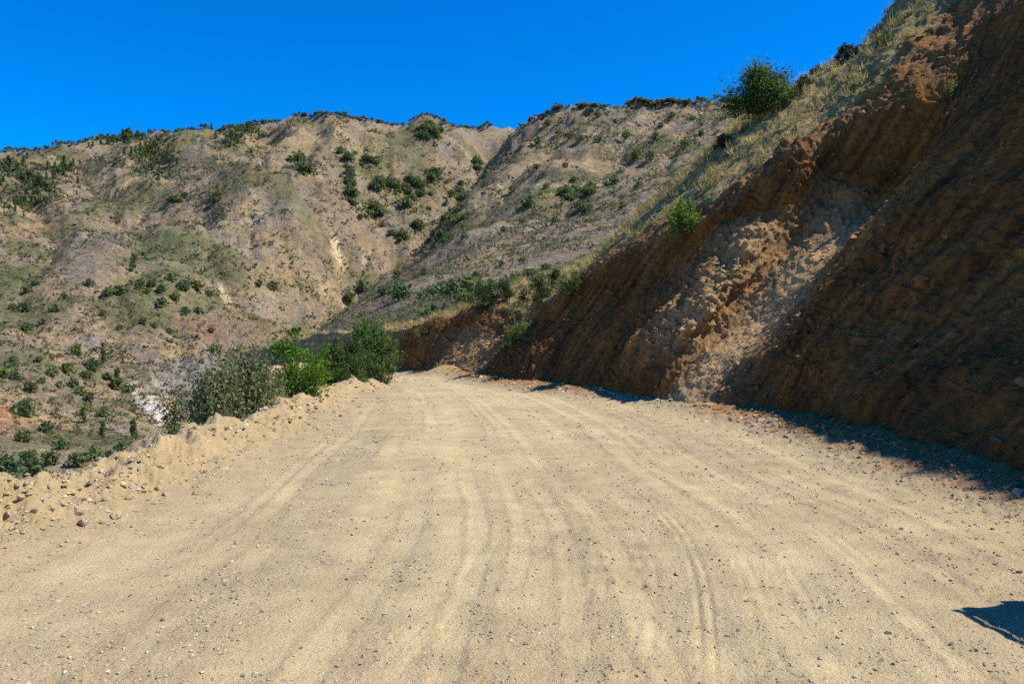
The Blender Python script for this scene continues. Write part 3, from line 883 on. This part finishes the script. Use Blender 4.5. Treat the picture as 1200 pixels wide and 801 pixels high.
SPOT = {
    'dark shrub on the grassy green patch of the lower left slope': ('shrubs on the green patch', [(105, 340, 8), (127, 352, 10), (141, 348, 11), (165, 338, 9), (178, 338, 9), (189, 343, 9), (215, 342, 12), (230, 344, 12), (190, 363, 10),
        (205, 357, 9), (217, 375, 8), (200, 330, 10), (172, 345, 7), (245, 350, 8)]),
    'dark shrub scattered on the bare lower left slope': ('shrubs on the bare slope', [(168, 381, 8), (199, 393, 7), (250, 418, 10), (33, 344, 9), (30, 366, 11), (32, 392, 13), (65, 366, 9), (40, 335, 7), (88, 416, 10), (181, 388, 6), (140, 388, 6), (232, 372, 7), (248, 392, 6), (120, 370, 6), (75, 350, 6), (15, 365, 7), (50, 380, 7)]),
    'dark green shrub in the loose group above the pale scree': ('shrubs above the scree', [(59, 441, 11), (77, 440, 12), (109, 434, 13), (101, 446, 11), (86, 456, 11), (94, 464, 10), (138, 458, 13), (152, 460, 9), (36, 460, 12), (28, 488, 18), (122, 490, 10),
        (3, 442, 12), (18, 446, 9), (105, 470, 11), (125, 445, 8), (70, 455, 8), (50, 450, 8), (15, 425, 8), (45, 425, 7)]),
    'shrub in the valley bottom below the berm': ('shrubs in the valley bottom', [(72, 528, 12), (110, 540, 17), (58, 545, 17), (20, 552, 20), (35, 542, 13), (6, 560, 24), (145, 532, 18), (172, 540, 24), (55, 507, 13), (28, 518, 14), (128, 548, 18), (208, 500, 10), (90, 548, 16), (40, 558, 18)]),
    'shrub beside the bare smooth field on the right mountain': ('shrubs by the smooth field', [(467, 324, 8), (497, 323, 8), (505, 345, 10), (620, 325, 10), (640, 318, 9), (612, 308, 7), (588, 312, 6)]),
    'leafy shrub in the row on the brow above the road bend': ('shrubs on the brow above the bend', [(425, 345, 14), (450, 346, 12), (470, 352, 20), (410, 356, 13), (520, 348, 18), (535, 346, 20), (553, 346, 26), (575, 350, 20), (545, 360, 20), (507, 374, 18), (495, 352, 12), (345, 397, 13), (350, 412, 18), (320, 341, 9), (303, 337, 7)]),
    'shrub dotting the upper right mountainside': ('shrubs on the right mountainside', [(642, 150, 7), (631, 169, 8), (668, 163, 9), (680, 168, 8), (701, 169, 7), (733, 163, 9), (746, 187, 12), (762, 188, 10), (803, 178, 8), (787, 140, 7), (700, 137, 7), (768, 168, 9), (662, 198, 6), (640, 223, 7),
        (620, 244, 12), (720, 219, 8), (750, 221, 7), (672, 218, 6), (690, 219, 6), (710, 219, 5), (655, 160, 6), (775, 150, 6), (812, 142, 6), (822, 160, 7), (722, 145, 6), (690, 250, 9), (730, 245, 8), (650, 262, 8), (612, 262, 7), (590, 272, 7), (600, 225, 7), (628, 205, 6)]),
}
for lab, (grp, pts) in SPOT.items():
    for (px, py, s) in pts:
        far_plant(px, py, s, ('broad ' if s >= 12 else 'small ' if s <= 7 else '') + lab, 'shrub', grp)
for px, py, s in [(155, 320, 13), (122, 426, 11), (97, 497, 11), (120, 515, 13), (157, 514, 14), (137, 450, 12)]:
    far_plant(px, py, s, 'upright dark conifer on the lower left slope', 'tree', 'conifers on the lower slope', True)

GROVE = [  # label, group, conifer, size, [(px, py, rx, ry, count)]
    ('dark conifer in the thick wood high on the left mountain', 'high left wood', True, 7.5, [(10, 198, 26, 5, 12), (38, 216, 36, 9, 26), (22, 241, 28, 6, 18), (75, 203, 18, 4, 10), (48, 230, 14, 9, 12)]),
    ('dark conifer in the belt below the left skyline', 'belt below the skyline', True, 7.0, [(150, 166, 38, 3, 18), (168, 184, 26, 7, 20), (195, 190, 14, 6, 10), (178, 201, 16, 6, 12), (272, 166, 20, 7, 14), (290, 155, 20, 4, 12)]),
    ('dark tree in the gully wood behind the rounded spur', 'gully wood', False, 10, [(347, 193, 8, 5, 5), (360, 203, 9, 4, 5), (408, 193, 7, 6, 5), (410, 210, 5, 12, 8), (411, 232, 6, 10, 8), (432, 192, 7, 7, 5), (445, 220, 12, 6, 6), (440, 252, 13, 11, 12), (466, 224, 9, 6, 6),
        (490, 225, 18, 8, 12), (508, 211, 10, 6, 6), (476, 242, 8, 6, 5), (470, 282, 9, 5, 4), (490, 271, 9, 5, 5)]),
    ('dark tree in the round clump below the middle peak', 'peak clump', False, 8.5, [(502, 156, 14, 8, 14), (506, 164, 9, 5, 6)]),
    ('tree in the strip that follows the right ravine bank', 'ravine bank strip', False, 9.5, [(540, 236, 6, 10, 6), (528, 257, 11, 11, 10), (560, 203, 6, 8, 4), (515, 280, 12, 6, 5)]),
    ('tree in the small wood below the terraced field', 'wood below the field', False, 10, [(670, 230, 13, 6, 9), (690, 229, 10, 5, 5), (679, 247, 7, 5, 4)]),
    ('dark tree on the slope below the rounded spur crest', 'spur trees', False, 8.0, [(204, 238, 9, 6, 5), (252, 238, 6, 6, 4)]),
]
gr = np.random.default_rng(44)
for lab, grp, con, s, els in GROVE:
    for px, py, rx, ry, cnt in els:
        for _ in range(int(cnt * 1.5)):
            a, q = gr.random() * 6.283, abs(gr.normal()) * .85
            far_plant(px + rx * q * math.cos(a), py + ry * q * math.sin(a) + rx * .25 * q * math.cos(a) * math.sin(px), s * .85 * (.4 + .6 * gr.random() + .25 * max(0, 1 - q)), lab, 'tree', grp, con, 'conifer' if con else 'grove_tree')


def crest(px):
    j = int(np.abs(hx - px).argmin())
    k = int(HE[:, j].argmax())
    return np.array([HX[k, j], QY[k, j], HZ[k, j]])


ROWS = [('small dark tree on the crest of the left mountain', 'left crest trees', [(0, 110, 28, 4), (115, 250, 30, 5), (255, 330, 20, 6)]),
        ('small dark tree along the crest of the rounded peak', 'rounded peak crest trees', [(345, 470, 34, 5)]),
        ('small dark tree along the crest of the middle peak', 'middle peak crest trees', [(480, 580, 26, 4)]),
        ('small dark tree along the crest of the right mountain', 'right crest trees', [(620, 668, 15, 5), (676, 712, 14, 7), (735, 810, 44, 6.5), (815, 840, 5, 6)])]
for lab, grp, segs in ROWS:
    for a, b, cnt, s in [(a, b, int(c * 1.5), s) for a, b, c, s in segs]:
        for k in range(cnt):
            px = a + (b - a) * ((k // 5 * 5 + gr.random() * 2.5 + gr.normal() * .8) / cnt)
            p = crest(px)
            sz = s * .62 * (.5 + .7 * gr.random()) * p[1] / F
            p = p + np.array([0, -gr.random() * 8, -.1 * sz])
            FARN[0] += 1
            o = obj('crest_tree', (PINE + ROUND)[FARN[0] % 9], loc=tuple(p))
            o.rotation_euler = (0, 0, FARN[0] * 2.4)
            o.scale = (sz * 1.35, sz * 1.35, sz * (.7 + .5 * gr.random()))
            tag(o, lab, 'tree', grp)

# low scrub that nobody could count
rg = np.random.default_rng(77)
NS = 62000
j = rg.integers(0, HC, NS); k = rg.integers(20, HR - 48, NS)
keep = (noise(HX[k, j] / 60, QY[k, j] / 60) + .6 * noise(HX[k, j] / 18, QY[k, j] / 18) + .25 * rg.random(NS) > .0) & (smooth_f[k, j] < .4) & (hx[j] > -80) & (hx[j] < 900)
j, k = j[keep], k[keep]
base_p = np.stack([HX[k, j], QY[k, j], HZ[k, j]], 1)
base_p[:, :2] += rg.normal(size=(len(j), 2)) * base_p[:, 1:2] * .002
sz = (1.7 + 4.2 * rg.random(len(j)) ** 2.5) * base_p[:, 1] / F
nl = 7
xp, xs = [], []
for lab, grp, con, s_, els in GROVE:
    for px, py, rx, ry, cnt in els:
        for _ in range(cnt * 5):
            p = hill_hit(px + rx * rg.normal() * .8, py + ry * rg.normal() * .8 + 1)
            xp.append(p); xs.append((2.2 + 2.6 * rg.random()) * p[1] / F)
for lab, grp, segs in ROWS:
    for a, b, cnt, s_ in segs:
        for _ in range(cnt * 7):
            p = crest(a + (b - a) * rg.random()) - np.array([0, 6 * rg.random(), 0])
            xp.append(p); xs.append((1.0 + 1.6 * rg.random()) * p[1] / F)
n_x = len(xp)
base_p = np.concatenate([base_p, np.array(xp)]); sz = np.concatenate([sz, np.array(xs)])
pos = np.repeat(base_p, nl, 0) + rg.normal(size=(len(base_p) * nl, 3)) * np.repeat(sz, nl)[:, None] * np.array([.42, .42, .22]) + np.array([0, 0, .1]) * np.repeat(sz, nl)[:, None]
kind_c = np.array([(.075, .10, .04), (.12, .135, .06), (.145, .135, .07), (.10, .135, .05), (.16, .14, .09)])[np.concatenate([rg.integers(0, 5, len(j)), rg.choice([0, 3], n_x)])]
v, f, vc = leaves_mesh(pos, np.repeat(sz, nl) * .75, rg, np.repeat(kind_c, nl, 0) * (.75 + .5 * rg.random((len(pos), 1))), aspect=1.2)
v = v.reshape(-1, 4, 3)[:, :3].reshape(-1, 3)
vc = vc.reshape(-1, 4, 3)[:, :3].reshape(-1, 3)
f = np.arange(len(v)).reshape(-1, 3)
tag(obj('scrub', mesh_np('scrub', v, f, M_LEAF, vc)), 'low dry scrub spread over the mountain slopes', 'scrub', kind='stuff')

# ------------------------------------------------------------------ dry grass on the turf above the cut
rg = np.random.default_rng(78)
wt = (turf ** 2) * (row < 7.2) * np.linalg.norm(np.cross(np.gradient(G2, axis=1), np.gradient(G2, axis=0)), axis=-1)
wt = wt * (.04 + sstep(noise(x * 1.1, y * 1.1, z * 1.1) + .4 * noise(x * 3, y * 3, z * 3), -.2, .3))
wt = (wt / wt.sum()).ravel()
tuft = rg.choice(len(wt), 8500, p=wt)
nb = 9
tp = np.repeat(G2.reshape(-1, 3)[tuft] + rg.normal(size=(len(tuft), 3)) * .05, nb, 0) + rg.normal(size=(len(tuft) * nb, 3)) * np.array([.05, .05, .01])
hgt = np.repeat(.10 + .30 * rg.random(len(tuft)) ** 2, nb) * (.6 + .6 * rg.random(len(tp)))
dr = rg.normal(size=(len(tp), 3)) * .38 + np.array([-.25, -.1, 1.0]); dr /= np.linalg.norm(dr, axis=1)[:, None]
sd = np.cross(dr, rg.normal(size=(len(tp), 3))); sd /= np.linalg.norm(sd, axis=1)[:, None]
v = np.stack([tp - sd * .014, tp + sd * .014, tp + dr * hgt[:, None]], 1).reshape(-1, 3)
cols_ = np.array([(.56, .42, .17), (.48, .38, .13), (.24, .28, .07), (.60, .46, .21), (.28, .21, .12)])[np.repeat(rg.integers(0, 5, len(tuft)), nb)] * (.75 + .5 * rg.random((len(tp), 1)))
tag(obj('dry_grass', mesh_np('dry_grass', v, np.arange(len(v)).reshape(-1, 3), M_GRASS, np.repeat(cols_, 3, 0))), 'dry yellow grass growing on the turf above the cut', 'grass', kind='stuff')

# ------------------------------------------------------------------ stones
import bmesh


def rock_data(seed, sub=2):
    bm = bmesh.new()
    bmesh.ops.create_icosphere(bm, subdivisions=sub, radius=.5)
    v = np.array([q.co[:] for q in bm.verts]); f = np.array([[q.index for q in p.verts] for p in bm.faces])
    bm.free()
    rg = np.random.default_rng(seed)
    for _ in range(9):                                   # knock flat facets off
        n_ = rg.normal(size=3); n_ /= np.linalg.norm(n_)
        d = .27 + .13 * rg.random()
        over = np.maximum(v @ n_ - d, 0)
        v = v - over[:, None] * n_
    v = v + .02 * rg.normal(size=v.shape)
    return v * np.array([1, .8, .62]), f


def rock_mesh(seed, c_):
    v, f = rock_data(seed)
    rg = np.random.default_rng(seed)
    return mesh_np('rock', v, f, M_STONE, np.array(c_) * (.85 + .3 * rg.random((len(v), 1))), smooth=False)


R_PALE = [rock_mesh(200 + k, (.40, .34, .26)) for k in range(5)]
R_TAN = [rock_mesh(210 + k, (.46, .36, .215)) for k in range(5)]
R_DARK = [rock_mesh(220 + k, (.25, .19, .13)) for k in range(4)]
RI = [0]


def rock(p, size, kinds, label, group):
    RI[0] += 1
    i = RI[0]
    o = obj('rock', kinds[i % len(kinds)], loc=tuple(p))
    o.rotation_euler = (.5 * math.sin(i * 1.7), .5 * math.cos(i * 2.9), i * 1.3)
    o.scale = (size, size * (.8 + .3 * math.sin(i * 5.1)), size * (.85 + .2 * math.cos(i * 3.3)))
    tag(o, label, 'rock', group)


def on_road(px, py):
    t = np.linspace(3.5, 45, 4000)
    xx, zz = (px - 600) / F * t, EYE + (HOR - py) / F * t
    hz = road_h(xx, t)[0]
    k = np.argmax(hz >= zz)
    return np.array([xx[k], t[k], hz[k]])


def near_hit(px, py):
    a = on_road(px, py)
    b, _ = on_cut(px, py)
    qx, qy = 600 + F * b[0] / b[1], HOR - F * (b[2] - EYE) / b[1]
    return b if (abs(qx - px) < 4 and abs(qy - py) < 4 and (b[1] < a[1] or a[1] < 4)) else a


for px, py, s in [(868, 490, 11), (876, 496, 9), (886, 488, 10), (884, 499, 9), (893, 492, 12), (900, 499, 10), (906, 493, 13), (898, 505, 8), (911, 488, 9), (871, 503, 7), (915, 500, 8), (889, 507, 9), (908, 511, 8), (880, 506, 7),
                  (922, 511, 9), (928, 516, 7), (936, 521, 8), (949, 525, 7), (965, 530, 10), (973, 534, 9), (956, 528, 6), (862, 497, 7), (875, 486, 7), (858, 491, 6)]:
    p = near_hit(px, py)
    rock(p, s * p[1] / F * 1.1, R_PALE, 'pale grey rock in the rubble heap at the foot of the near earth rib', 'rubble heap rocks')
for px, py, s in [(1192, 576, 16), (1180, 571, 12), (1112, 541, 14), (1104, 549, 9), (1060, 546, 8), (1140, 558, 9), (1160, 566, 8), (1085, 553, 7), (1030, 541, 8), (1010, 536, 7), (1120, 560, 7)]:
    p = near_hit(px, py)
    rock(p, s * p[1] / F, R_PALE, 'rock lying along the shaded foot of the earth cut', 'rocks along the cut foot')
for px, py, s in [(95, 602, 15), (106, 617, 22), (96, 616, 16), (119, 613, 12), (136, 606, 14), (92, 574, 10), (85, 579, 9), (72, 590, 10), (152, 584, 9), (185, 573, 11), (195, 580, 9), (183, 590, 8), (60, 596, 8), (170, 567, 7), (228, 580, 10), (60, 572, 8), (115, 562, 8),
                  (40, 600, 9), (25, 585, 10), (10, 605, 9), (50, 620, 8), (70, 640, 7), (160, 600, 7), (205, 560, 7), (20, 570, 9), (190, 548, 7), (145, 570, 8), (125, 586, 8)]:
    p = on_road(px, py)
    rock(p + np.array([0, 0, .1 * s * p[1] / F]), s * p[1] / F * 1.4, R_TAN, 'tan stone bedded in the spoil berm', 'stones in the berm')
for px, py, s in [(391, 483, 11), (399, 488, 8), (414, 470, 8), (421, 477, 7), (443, 467, 6), (376, 470, 9), (383, 463, 8), (440, 455, 7), (370, 478, 8), (352, 490, 8), (340, 494, 7), (362, 497, 7), (425, 458, 7)]:
    p = on_road(px, py)
    rock(p, s * p[1] / F, R_DARK, 'brown clod on the lumpy spoil heap beside the green bushes', 'clods on the spoil heap')
for px, py, s in [(762, 674, 7), (793, 673, 9), (686, 726, 6), (688, 787, 7), (153, 697, 8), (191, 727, 9), (962, 712, 9), (1040, 742, 10), (550, 707, 8), (367, 704, 9), (930, 790, 9), (1090, 648, 8), (1170, 651, 10), (1195, 670, 12), (480, 722, 7), (352, 760, 9), (425, 725, 7), (1165, 620, 9), (1185, 605, 9), (1120, 600, 8), (1060, 590, 8)]:
    p = on_road(px, py)
    rock(p, s * p[1] / F, R_DARK + R_TAN, 'loose stone lying on the open road', 'loose stones on the road')

# loose gravel: too many to count
rg = np.random.default_rng(91)
OC = np.array([(1, 0, 0), (-1, 0, 0), (0, 1, 0), (0, -1, 0), (0, 0, 1), (0, 0, -1)], dtype=float)
OF = np.array([(0, 2, 4), (2, 1, 4), (1, 3, 4), (3, 0, 4), (2, 0, 5), (1, 2, 5), (3, 1, 5), (0, 3, 5)])


def pebbles(p, s, colour, rg):
    n = len(p)
    th = rg.random(n) * 6.283
    o = OC[None] * (.65 + .7 * rg.random((n, 6, 1))) + .22 * rg.normal(size=(n, 6, 3))
    o = o * np.array([1, .8, .55])
    c_, s_ = np.cos(th)[:, None], np.sin(th)[:, None]
    o = np.stack([o[..., 0] * c_ - o[..., 1] * s_, o[..., 0] * s_ + o[..., 1] * c_, o[..., 2]], -1)
    v = p[:, None, :] + o * (s / 2)[:, None, None]
    f = OF[None] + (np.arange(n) * 6)[:, None, None]
    return v.reshape(-1, 3), f.reshape(-1, 3), np.repeat(colour, 6, 0)


n = 85000
gy = np.exp(rg.random(n) * (math.log(34) - math.log(3.4)) + math.log(3.4))
gx = (rg.random(n) * 1.5 - .8) * gy
xbg, xlg = np.interp(gy, XB[:, 0], XB[:, 1]), smooth_interp(gy, BERM)
gz, gb, gm = road_h(gx, gy)
ok = (gx < xbg + .3) & (gx > xlg - .3) & (rg.random(n) < np.clip(1.1 - 1.1 * gb + .5 * gm, .05, 1)) & (noise(gx * 1.3, gy * 1.3, gx * 0 + 31) + .6 * noise(gx * 4, gy * 4, gx * 0 + 33) + .3 * rg.random(n) > .0)
gx, gy, gz, gb, gm = gx[ok], gy[ok], gz[ok], gb[ok], gm[ok]
toe = sstep(gx - np.interp(gy, XB[:, 0], XB[:, 1]), -1.4, 0)
gs = (.007 + .024 * rg.random(len(gx)) ** 4) * (.65 + .09 * gy) * (1 + 1.0 * toe + .9 * gm)
pc = np.array([(.46, .38, .25), (.36, .30, .2), (.27, .22, .15), (.5, .44, .33), (.40, .30, .17)])[rg.integers(0, 5, len(gx))] * (.8 + .4 * rg.random((len(gx), 1)))
pc = pc + (np.array([.27, .15, .055]) * (.7 + .6 * rg.random((len(gx), 1))) - pc) * (.8 * toe * (gy < 18))[:, None]  # gravel near the cut painted earth brown to warm its shade
v, f, vc = pebbles(np.stack([gx, gy, gz + gs * .12], 1), gs, pc, rg)
tag(obj('gravel', mesh_np('gravel', v, f, M_STONE, vc, smooth=False)), 'loose gravel strewn over the road and its edges', 'gravel', kind='stuff')

# outcrops of broken rock on the mountains
wt = (rock_w + .03) * (QX > -80) * (QX < 900) * (QY > 100)
kk = rg.choice(wt.size, 5000, p=(wt / wt.sum()).ravel())
op = np.stack([HX, QY, HZ], -1).reshape(-1, 3)[kk]
os_ = (1.2 + 4.5 * rg.random(len(kk)) ** 3) * op[:, 1] / F
oc = np.array([(.21, .19, .16), (.26, .22, .17), (.17, .15, .125)])[rg.integers(0, 3, len(kk))] * (.8 + .4 * rg.random((len(kk), 1)))
v, f, vc = pebbles(op, os_, oc, rg)
tag(obj('outcrop_rocks', mesh_np('outcrop_rocks', v, f, M_STONE, vc, smooth=False)), 'broken grey rock outcrops on the mountain slopes', 'rocks', kind='stuff')

# crumbled debris on the slope
wt = ((.25 + 2.2 * talus + 1.2 * mott) * (1 - turf) * (row < 6) * (ts < 14.2)[None, :] * np.linalg.norm(np.cross(np.gradient(G2, axis=1), np.gradient(G2, axis=0)), axis=-1)).ravel()
kk = rg.choice(len(wt), 7500, p=wt / wt.sum())
ds = .03 + (.13 - .07 * talus.ravel()[kk]) * rg.random(len(kk)) ** 3
dc = cc.reshape(-1, 3)[kk] * (.8 + .6 * rg.random((len(kk), 1)))
v, f, vc = pebbles(G2.reshape(-1, 3)[kk] + .15 * ds[:, None] * N2.reshape(-1, 3)[kk], ds, dc, rg)
tag(obj('debris', mesh_np('debris', v, f, M_STONE, vc, smooth=False)), 'crumbled earth and stone fragments on the cut slope', 'debris', kind='stuff')

wt2 = wt * (1 - talus.ravel()) ** 2
kk = rg.choice(len(wt), 1300, p=wt2 / wt2.sum())
ds = .10 + .22 * rg.random(len(kk)) ** 2.5
dc = cc.reshape(-1, 3)[kk] * (.8 + .7 * rg.random((len(kk), 1))) + .02
v, f, vc = pebbles(G2.reshape(-1, 3)[kk], ds, dc, rg)
tag(obj('embedded_stones', mesh_np('embedded_stones', v, f, M_STONE, vc, smooth=False)), 'stones sticking out of the earth cut', 'stones', kind='stuff')

# ------------------------------------------------------------------ the parked car whose shadow reaches into the picture
def plain(name, c_, rough=.4, metal=0., spec=.5):
    m, t, b = new_mat(name)
    n = tex_noise(t, obj_coords(t), 3.0, 5, .6)
    t.links.new(mix(t, tuple(c_), ramp(t, n, [(.3, .88), (.7, 1.06)]), 1.0, 'MULTIPLY'), b.inputs['Base Color'])
    b.inputs['Roughness'].default_value = rough
    b.inputs['Metallic'].default_value = metal
    b.inputs['Specular IOR Level'].default_value = spec
    return m


M_PAINT, M_GLASS, M_BLACK = plain('dusty white paint', (.62, .61, .58), .4), plain('dark car glass', (.02, .025, .03), .08), plain('black rubber', (.025, .025, .025), .7, 0, .2)
M_RIM, M_RED = plain('alloy', (.45, .45, .46), .35, .8), plain('red lamp plastic', (.35, .02, .02), .2)


def bm_part(name, bm, mat_, parent, bev=0., smooth=False):
    if bev:
        bmesh.ops.bevel(bm, geom=list(bm.edges), offset=bev, segments=3, affect='EDGES', profile=.6)
    bmesh.ops.recalc_face_normals(bm, faces=bm.faces)
    me = bpy.data.meshes.new(name)
    bm.to_mesh(me); bm.free()
    me.materials.append(mat_)
    if smooth:
        me.polygons.foreach_set('use_smooth', [True] * len(me.polygons))
    return obj(name, me, parent)


def hull_box(pts_lo, pts_hi):
    """prism between two polygons with the same number of corners"""
    bm = bmesh.new()
    a = [bm.verts.new(p) for p in pts_lo]; b = [bm.verts.new(p) for p in pts_hi]
    n = len(a)
    bm.faces.new(a[::-1]); bm.faces.new(b)
    for i in range(n):
        bm.faces.new((a[i], a[(i + 1) % n], b[(i + 1) % n], b[i]))
    return bm


def side_prism(outline, x0, x1):
    return hull_box([(x0, a, b) for a, b in outline], [(x1, a, b) for a, b in outline])


car = bpy.data.objects.new('parked_car', None)
col.objects.link(car)
car.location = (5.11, 2.95, ground_z(5.11, 2.95) - .02)
car.rotation_euler = (0, 0, math.radians(8))
tag(car, 'dusty white estate car with roof rails parked at the foot of the cut', 'car')
bm_part('body', side_prism([(-2.25, .35), (-2.28, .75), (-2.1, .92), (-1.15, 1.02), (2.2, 1.05), (2.3, .8), (2.28, .35)], -.88, .88), M_PAINT, car, .06)
bm_part('cabin', hull_box([(-.85, -1.15, 1.0), (.85, -1.15, 1.0), (.85, 2.22, 1.0), (-.85, 2.22, 1.0)], [(-.76, -.35, 1.68), (.76, -.35, 1.68), (.76, 2.16, 1.68), (-.76, 2.16, 1.68)]), M_PAINT, car, .05)
for sx in (-1, 1):
    for a, b in ((-.62, .28), (.36, 1.18), (1.26, 2.0)):
        bm_part('window', hull_box([(sx * .845, a - (.16 if a < 0 else 0), 1.1), (sx * .80, a - (.16 if a < 0 else 0), 1.1), (sx * .80, b, 1.1), (sx * .845, b, 1.1)],
                                   [(sx * .785, a + (.16 if a < 0 else 0), 1.56), (sx * .74, a + (.16 if a < 0 else 0), 1.56), (sx * .74, b, 1.56), (sx * .785, b, 1.56)]), M_GLASS, car)
    rail = bm_part('roof_rail', side_prism([(-.3, 1.715), (-.3, 1.75), (2.12, 1.75), (2.12, 1.715)], sx * .74 - .02, sx * .74 + .02), M_BLACK, car, .008)
    for a in (-.25, .9, 2.05):
        bm_part('rail_foot', side_prism([(a - .05, 1.65), (a - .03, 1.72), (a + .03, 1.72), (a + .05, 1.65)], sx * .74 - .018, sx * .74 + .018), M_BLACK, rail)
    bm_part('tail_lamp', side_prism([(2.2, .78), (2.2, 1.12), (2.325, 1.1), (2.33, .78)], sx * .80 - .06, sx * .80 + .06), M_RED, car, .015)
    bm_part('headlamp', side_prism([(-2.29, .62), (-2.26, .82), (-2.0, .85), (-2.0, .62)], sx * .72 - .13, sx * .72 + .13), M_RIM, car, .02)
    bm_part('mirror', side_prism([(-.72, 1.02), (-.74, 1.17), (-.6, 1.18), (-.58, 1.03)], sx * .99 - .09, sx * .99 + .09), M_BLACK, car, .03)
    for a in (-1.4, 1.42):
        bm = bmesh.new()
        bmesh.ops.create_cone(bm, cap_ends=True, segments=28, radius1=.34, radius2=.34, depth=.22)
        bmesh.ops.rotate(bm, verts=bm.verts, matrix=__import__('mathutils').Matrix.Rotation(math.pi / 2, 3, 'Y'))
        bmesh.ops.translate(bm, verts=bm.verts, vec=(sx * .80, a, .34))
        wh = bm_part('wheel', bm, M_BLACK, car, .02)
        bm = bmesh.new()
        bmesh.ops.create_cone(bm, cap_ends=True, segments=10, radius1=.22, radius2=.18, depth=.03)
        bmesh.ops.rotate(bm, verts=bm.verts, matrix=__import__('mathutils').Matrix.Rotation(sx * math.pi / 2, 3, 'Y'))
        bmesh.ops.translate(bm, verts=bm.verts, vec=(sx * .922, a, .34))
        bm_part('rim', bm, M_RIM, wh)
bm_part('rear_window', hull_box([(-.70, 2.19, 1.12), (.70, 2.19, 1.12), (.70, 2.225, 1.12), (-.70, 2.225, 1.12)], [(-.66, 2.15, 1.56), (.66, 2.15, 1.56), (.66, 2.187, 1.56), (-.66, 2.187, 1.56)]), M_GLASS, car)
bm_part('windscreen', hull_box([(-.74, -1.08, 1.08), (.74, -1.08, 1.08), (.74, -1.04, 1.08), (-.74, -1.04, 1.08)], [(-.68, -.50, 1.58), (.68, -.50, 1.58), (.68, -.46, 1.58), (-.68, -.46, 1.58)]), M_GLASS, car)
bm_part('bumper', side_prism([(2.2, .36), (2.2, .62), (2.38, .6), (2.38, .38)], -.86, .86), M_BLACK, car, .03)
